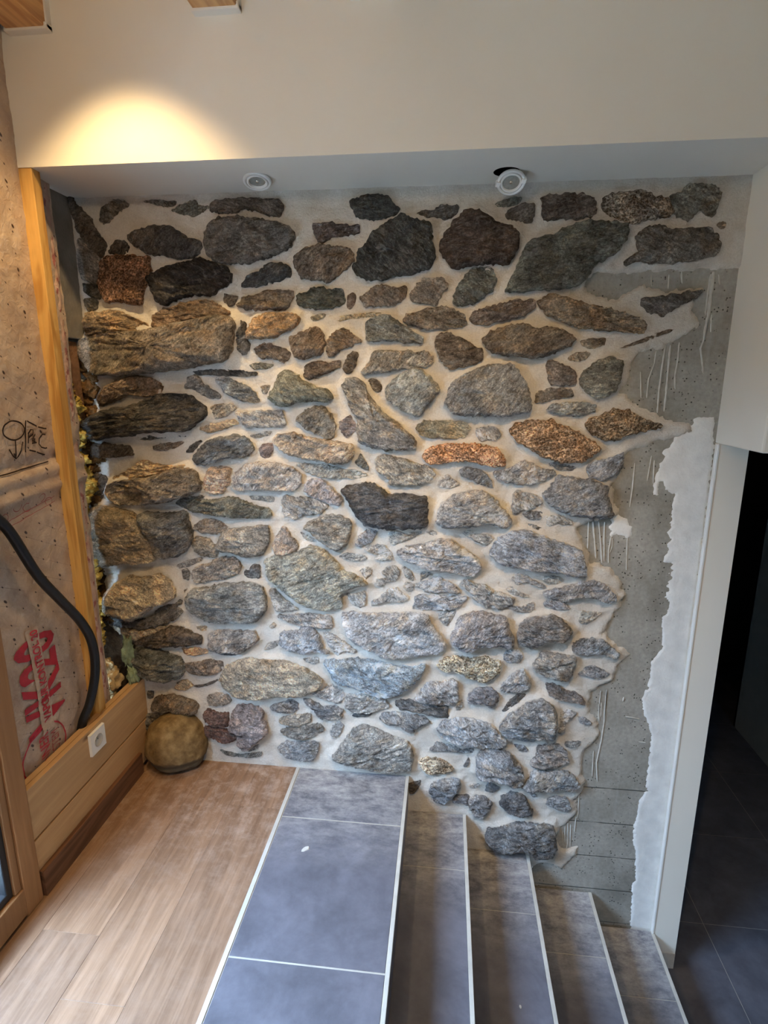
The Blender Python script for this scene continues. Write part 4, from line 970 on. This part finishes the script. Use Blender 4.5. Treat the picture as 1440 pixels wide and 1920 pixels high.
# hand-drawn marker sketch
for pts in (ell(-0.490, 1.565, 0.050, 0.031, 100, 465), [(-0.492, 1.534), (-0.494, 1.50), (-0.497, 1.473)], [(-0.525, 1.507), (-0.510, 1.484), (-0.495, 1.473), (-0.478, 1.488), (-0.455, 1.525)],
            [(-0.430, 1.594), (-0.436, 1.56), (-0.447, 1.50), (-0.450, 1.489)], [(-0.424, 1.592), (-0.395, 1.577), (-0.384, 1.571)], [(-0.378, 1.568), (-0.350, 1.561), (-0.334, 1.559)],
            [(-0.424, 1.553), (-0.428, 1.535), (-0.433, 1.517)], [(-0.424, 1.550), (-0.412, 1.562), (-0.402, 1.560), (-0.406, 1.546), (-0.426, 1.536)],
            [(-0.394, 1.545), (-0.416, 1.524), (-0.398, 1.520)], [(-0.398, 1.531), (-0.410, 1.520)], [(-0.416, 1.516), (-0.392, 1.516)],
            [(-0.346, 1.539), (-0.362, 1.542), (-0.378, 1.528), (-0.382, 1.510), (-0.372, 1.497), (-0.356, 1.492), (-0.346, 1.493)],
            [(-0.432, 1.494), (-0.405, 1.486)], [(-0.400, 1.484), (-0.375, 1.474), (-0.358, 1.469)]):
    ribbon('marker_stroke', pts, 0.0052, inkM)
# printed line and faded outlined print on the folds
ribbon('printed_line', [(-0.60, 1.425), (-0.34, 1.443)], 0.004, inkM, 0.006)
for yy, zz_, a0, a1 in ((-0.585, 1.292, -60, 150), (-0.525, 1.315, 180, 390), (-0.478, 1.305, 60, 330), (-0.41, 1.325, -90, 170), (-0.375, 1.305, -40, 220)):
    ribbon('faded_print', ell(yy, zz_, 0.017, 0.014, a0, a1, 14), 0.0022, thinRedM, 0.006)
for a, b in (((-0.60, 1.272), (-0.34, 1.318)), ((-0.60, 1.252), (-0.34, 1.300))): ribbon('faded_print', [a, b], 0.0018, thinRedM, 0.006)
# two layers of pine boards with a gap
for z0_, z1_ in ((0.222, 0.412), (0.02, 0.214)):
    box('plank', -1.246, -1.225, -0.752, -0.004, z0_, z1_, pineM, wl, 0.0015)
    box('plank', -1.276, -1.252, -0.752, -0.004, z0_-0.01, z1_-0.004, pineM, wl, 0.0015)
box('baseboard_left', -1.224, -1.207, -0.745, -0.11, 0.0, 0.100, skirtM, kind='structure', bev=0.001)

# glazed door in the left wall: only its near stile and foot are in the photograph
d1 = bpy.data.objects.new('door_1', None); C.objects.link(d1); d1.location = (-1.25, -1.9, 0.0); d1['kind'] = 'structure'; d1['label'] = 'glazed timber door frame at the lower left'
DY0, DY1 = -2.25, -0.752
pbox('stile', d1, -1.29, -1.215, DY1-0.072, DY1, 0.0, 2.16, frameM, 0.003)
pbox('stile', d1, -1.29, -1.215, DY0, DY0+0.09, 0.0, 2.16, frameM, 0.003)
pbox('sash_stile', d1, -1.29, -1.222, DY1-0.100, DY1-0.074, 0.112, 2.08, frameM, 0.003)
pbox('bottom_rail', d1, -1.29, -1.215, DY0+0.09, DY1-0.072, 0.012, 0.110, frameM, 0.003)
pbox('top_rail', d1, -1.29, -1.215, DY0+0.09, DY1-0.072, 2.07, 2.16, frameM, 0.003)
pbox('gasket', d1, -1.288, -1.230, DY1-0.124, DY1-0.100, 0.130, 2.06, gasketM, 0.003)
pbox('gasket', d1, -1.288, -1.230, DY0+0.12, DY1-0.100, 0.112, 0.138, gasketM, 0.003)
pbox('pane', d1, -1.244, -1.238, DY0+0.1, DY1-0.105, 0.115, 2.07, glassM)
# remaining room shell and an unseen window, added for cool light from behind
box('wall_left', -1.45, -1.25, -4.75, DY0, -1.0, 3.02, whiteM, kind='structure')
box('wall_left', -1.45, -1.25, DY0, -0.85, 2.16, 3.02, whiteM, kind='structure')
WX0, WX1, WZ0, WZ1 = 1.45, 1.95, -0.1, 0.75
box('wall_front', -1.45, WX0, -4.75, -4.55, -1.0, 3.02, whiteM, kind='structure')
box('wall_front', WX1, 2.62, -4.75, -4.55, -1.0, 3.02, whiteM, kind='structure')
box('wall_front', WX0, WX1, -4.75, -4.55, WZ1, 3.02, whiteM, kind='structure')
box('wall_front', WX0, WX1, -4.75, -4.55, -1.0, WZ0, whiteM, kind='structure')
w1 = bpy.data.objects.new('fill_window', None); C.objects.link(w1); w1.location = (1.70, -4.6, 0); w1['kind'] = 'structure'
for a, b, c, d in ((WX0, WX0+.07, WZ0, WZ1), (WX1-.07, WX1, WZ0, WZ1), (WX0+.07, WX1-.07, WZ0, WZ0+.08), (WX0+.07, WX1-.07, WZ1-.08, WZ1)):
    pbox('fill_window_frame', w1, a, b, -4.66, -4.59, c, d, frameM, 0.003)
pbox('pane', w1, WX0+.07, WX1-.07, -4.63, -4.622, WZ0+.08, WZ1-.08, glassM)
box('skylight_blocker', -3.5, -3.1, -9, 6, -0.3, 2.25, plain('dark_blocker', rgb(42, 48, 36), 0.95, 0.05, 0.35, 9), kind='structure')  # unseen dark block, added to keep low sky light out of the door
box('ground', -14, -1.46, -14, 8, -0.3, -0.12, plain('pale_terrace', rgb(204, 202, 196), 0.9, 0.1), kind='structure')
box('ground', -1.46, 14, -18, -4.76, -0.3, -0.12, plain('pale_terrace_slabs', rgb(146, 146, 140), 0.9, 0.1), kind='structure')

# ------------------------------------------------------------------ things
# foundation boulder in the corner
bm = bmesh.new(); bmesh.ops.create_icosphere(bm, subdivisions=5, radius=1.0)
for v in bm.verts:
    n = v.co.normalized()
    x, y, z = n.x*0.142, n.y*0.135, n.z*0.138
    e = 1+0.10*noise.noise((n.x*1.6+3, n.y*1.6, n.z*1.6))+0.035*noise.noise((n.x*5, n.y*5, n.z*5))+0.012*noise.noise((n.x*16, n.y*16, n.z*16))
    x *= e; y *= e; z *= e
    if z < -0.035:                                   # undercut, stepped foot
        k_ = min(1, (-0.035-z)/0.03); x *= 1-0.04*k_; y *= 1-0.10*k_
        if z < -0.075: x *= 1.02; y *= 1.08
    z = max(z, -0.118)
    v.co = (x*(1.0+0.1*max(0, -n.z)), y, z)
kb = M('ochre_boulder', 0.85, 0.2); pb = kb.obj(); nb = kb.noise(pb, 18, 7, 0.65)
cb = kb.ramp(nb, [(0.32, rgb(92, 74, 48)), (0.5, rgb(126, 104, 70)), (0.7, rgb(160, 138, 98))])
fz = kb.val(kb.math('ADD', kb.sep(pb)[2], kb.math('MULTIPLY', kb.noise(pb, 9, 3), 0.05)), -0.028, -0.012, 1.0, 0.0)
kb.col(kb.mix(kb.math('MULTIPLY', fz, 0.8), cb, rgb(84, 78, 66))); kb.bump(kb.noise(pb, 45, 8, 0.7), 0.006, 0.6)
bo = bm_obj('boulder', bm, kb.m, None, True); bo.location = (-1.082, -0.030, 0.118)
tag(bo, 'large rounded ochre boulder in the corner at the foot of the stone wall', 'boulder')

# wall socket
so = thing('wall_socket', 'square white power socket on the upper pine board', 'socket', (-1.225, -0.378, 0.351))
def rel(o, par): o.matrix_parent_inverse = Matrix.Translation(-par.location); return o
cy_, cz_ = -0.378, 0.351
bm = bmesh.new()
S_ = 0.045; hr = 0.0225
oc = [bm.verts.new((-1.214, cy_+a*S_, cz_+b*S_)) for a, b in ((-1, -1), (1, -1), (1, 1), (-1, 1))]
ed = [bm.edges.new((oc[i], oc[(i+1) % 4])) for i in range(4)]
r_ = [bm.verts.new((-1.214, cy_+hr*math.cos(2*math.pi*i/28), cz_+hr*math.sin(2*math.pi*i/28))) for i in range(28)]
ed += [bm.edges.new((r_[i], r_[(i+1) % 28])) for i in range(28)]
bmesh.ops.triangle_fill(bm, edges=ed, use_beauty=True)
for f in [f for f in bm.faces if (f.calc_center_median().y-cy_)**2+(f.calc_center_median().z-cz_)**2 < (hr*.97)**2]: bm.faces.remove(f)
bk = [bm.verts.new((-1.2245, cy_+a*(S_+.001), cz_+b*(S_+.001))) for a, b in ((-1, -1), (1, -1), (1, 1), (-1, 1))]
for i in range(4): bm.faces.new((oc[i], oc[(i+1) % 4], bk[(i+1) % 4], bk[i]))
rel(bm_obj('plate', bm, plasticM, so), so)
MX = Matrix.Translation((-1.214, cy_, cz_)) @ Matrix.Rotation(math.pi/2, 4, 'Y')
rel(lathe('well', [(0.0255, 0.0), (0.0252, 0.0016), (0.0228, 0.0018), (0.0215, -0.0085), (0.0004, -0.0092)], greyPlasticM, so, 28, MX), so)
for dy, dz in ((-0.008, 0.0), (0.008, 0.0)):
    rel(lathe('pin_hole', [(0.003, -0.0080), (0.0004, -0.0079)], darkM, so, 12, Matrix.Translation((-1.214, cy_+dy, cz_+dz)) @ Matrix.Rotation(math.pi/2, 4, 'Y')), so)
rel(lathe('earth_pin', [(0.0025, -0.009), (0.0025, -0.001), (0.0004, 0.0)], chromeM, so, 12, Matrix.Translation((-1.214, cy_, cz_+0.011)) @ Matrix.Rotation(math.pi/2, 4, 'Y')), so)

# conduit
cd = tube('conduit', [(-1.262, -0.80, 1.50), (-1.262, -0.70, 1.36), (-1.258, -0.617, 1.262), (-1.252, -0.53, 1.085), (-1.246, -0.44, 0.955), (-1.238, -0.365, 0.845), (-1.230, -0.325, 0.74), (-1.228, -0.328, 0.62), (-1.246, -0.356, 0.50), (-1.272, -0.380, 0.42), (-1.290, -0.39, 0.30)], 0.0170, conduitM, None, 14)
tag(cd, 'black plastic conduit curving down in front of the insulation film', 'conduit')

# glass wool, foam and scrap in the gap between film and stones
def blob(bm, c, r, seed, sq=(1, 1, 1)):
    b = bmesh.new(); bmesh.ops.create_icosphere(b, subdivisions=4, radius=1.0)
    for v in b.verts:
        n = v.co.copy(); e = r*(1+0.5*noise.noise(n*1.7+Vector((seed, 0, 0)))+0.32*noise.noise(n*4.5+Vector((0, seed, 0)))+0.22*noise.noise(n*11+Vector((0, 0, seed))))
        v.co = Vector((c[0]+n.x*e*sq[0], c[1]+n.y*e*sq[1], c[2]+n.z*e*sq[2]))
    t = bpy.data.meshes.new('t'); b.to_mesh(t); b.free(); bm.from_mesh(t); bpy.data.meshes.remove(t)
R_ = random.Random(9); bm = bmesh.new()
for i_, (x_, z_) in enumerate(((-1.332, 1.84), (-1.345, 1.79), (-1.318, 1.74), (-1.338, 1.69), (-1.352, 1.64), (-1.328, 1.60), (-1.350, 1.56), (-1.340, 1.50), (-1.362, 1.46), (-1.335, 1.42), (-1.36, 1.37), (-1.345, 1.31), (-1.37, 1.24), (-1.36, 1.10), (-1.37, 0.95), (-1.36, 0.80), (-1.35, 0.70))):
    blob(bm, (x_, -0.006, z_), R_.uniform(0.024, 0.036), 30+i_, (1.1, 0.7, 1.0))
rf = bm_obj('rubble_fill', bm, rubbleM, wall, True, 'stuff')
R_ = random.Random(3); bm = bmesh.new(); k_ = 0
z = 1.74
while z > 0.60:
    blob(bm, (-1.366+R_.uniform(-.015, .015), -0.085+R_.uniform(-.03, .03), z), R_.uniform(0.020, 0.034), k_, (1, 1.2, 0.8)); z -= R_.uniform(0.022, 0.04); k_ += 1
gw = bm_obj('glass_wool', bm, woolM, None, True); gw['kind'] = 'stuff'; gw['label'] = 'yellow glass wool squeezed out between the batten and the stones'; gw['category'] = 'insulation'
bm = bmesh.new(); blob(bm, (-1.330, -0.095, 0.445), 0.042, 4.2, (1, 1, 1.25)); blob(bm, (-1.340, -0.10, 0.375), 0.040, 8.2); blob(bm, (-1.345, -0.10, 0.52), 0.03, 9.7)
fm = bm_obj('foam_lump', bm, foamM, None, True); tag(fm, 'crumbly tan lump of foam above the pine boards beside the batten', 'foam')
bm = bmesh.new(); blob(bm, (-1.262, -0.045, 0.555), 0.030, 12.1, (0.9, 0.7, 2.2)); blob(bm, (-1.250, -0.050, 0.45), 0.028, 15.1, (0.9, 0.7, 1.7))
rg = bm_obj('wool_scrap', bm, ragM, None, True); tag(rg, 'pale green scrap of wool stuffed in the dark gap by the stones', 'scrap')

# recessed spotlights in the beam soffit
def spotlight(label, loc, rot, clips):
    t = thing('spotlight', label, 'spotlight', loc, 'spotlights in the white beam'); t.rotation_euler = rot
    lathe('ring', [(0.037, 0.012), (0.037, -0.002), (0.039, -0.0055), (0.045, -0.005), (0.048, 0.0), (0.047, 0.003), (0.037, 0.003)], plasticM, t, 40)
    lathe('gimbal', [(0.0355, 0.010), (0.0355, -0.004), (0.033, -0.0065), (0.0285, -0.005), (0.0275, 0.003)], plasticM, t, 36)
    lathe('lens', [(0.028, 0.002), (0.014, 0.0), (0.0003, -0.0008)], lensM, t, 28)
    lathe('diode', [(0.006, 0.0), (0.004, -0.003), (0.0003, -0.0038)], chromeM, t, 12)
    lathe('housing', [(0.029, 0.003), (0.026, 0.05), (0.0004, 0.052)], darkM, t, 24)
    if clips:
        for s in (-1, 1):
            c_ = box('spring_clip', -0.008, 0.008, -0.002, 0.016, -0.003, 0.014, plasticM, t, 0.002)
            c_.location = (s*0.040-0.002, -0.012*s-0.01, -0.006)
    return t
spotlight('white recessed spotlight seated flush in the beam, above the left half of the stones', (-0.552, -0.140, BZ-0.012), (math.radians(-17), math.radians(-4), 0), False)
spotlight('white spotlight hanging half out of its hole in the beam', (0.303, -0.100, BZ-0.030), (math.radians(-34), math.radians(6), math.radians(8)), True)

# plaster flakes on the treads
for loc, s_, lab in (((0.420, -0.795, -0.358), 0.016, 'larger chip of white plaster on the second tread from the top'), ((0.415, -0.66, -0.358), 0.006, 'tiny sliver of plaster on the second tread, nearer the wall'), ((-0.376, -0.452, 0.0), 0.018, 'white leaf-shaped plaster flake on the big grey landing tile')):
    bm = bmesh.new(); ring = []
    n = 9
    for i in range(n):
        a = 2*math.pi*i/n; r = s_*(1+0.35*noise.noise((a, s_*99, 0)))
        ring.append((loc[0]+r*0.7*math.cos(a)+(0.4*r*math.sin(a) if s_ > 0.017 else 0), loc[1]+r*math.sin(a)*(0.8 if s_ > .017 else 1)))
    lo = [bm.verts.new((x, y, loc[2]+0.0008)) for x, y in ring]; hi = [bm.verts.new((loc[0]+(x-loc[0])*.85, loc[1]+(y-loc[1])*.85, loc[2]+0.0035)) for x, y in ring]
    bm.faces.new(hi); bm.faces.new(lo[::-1])
    for i in range(n): bm.faces.new((lo[i], lo[(i+1) % n], hi[(i+1) % n], hi[i]))
    o = bm_obj('plaster_flake', bm, dripM); tag(o, lab, 'flake', 'plaster flakes on the tiles')
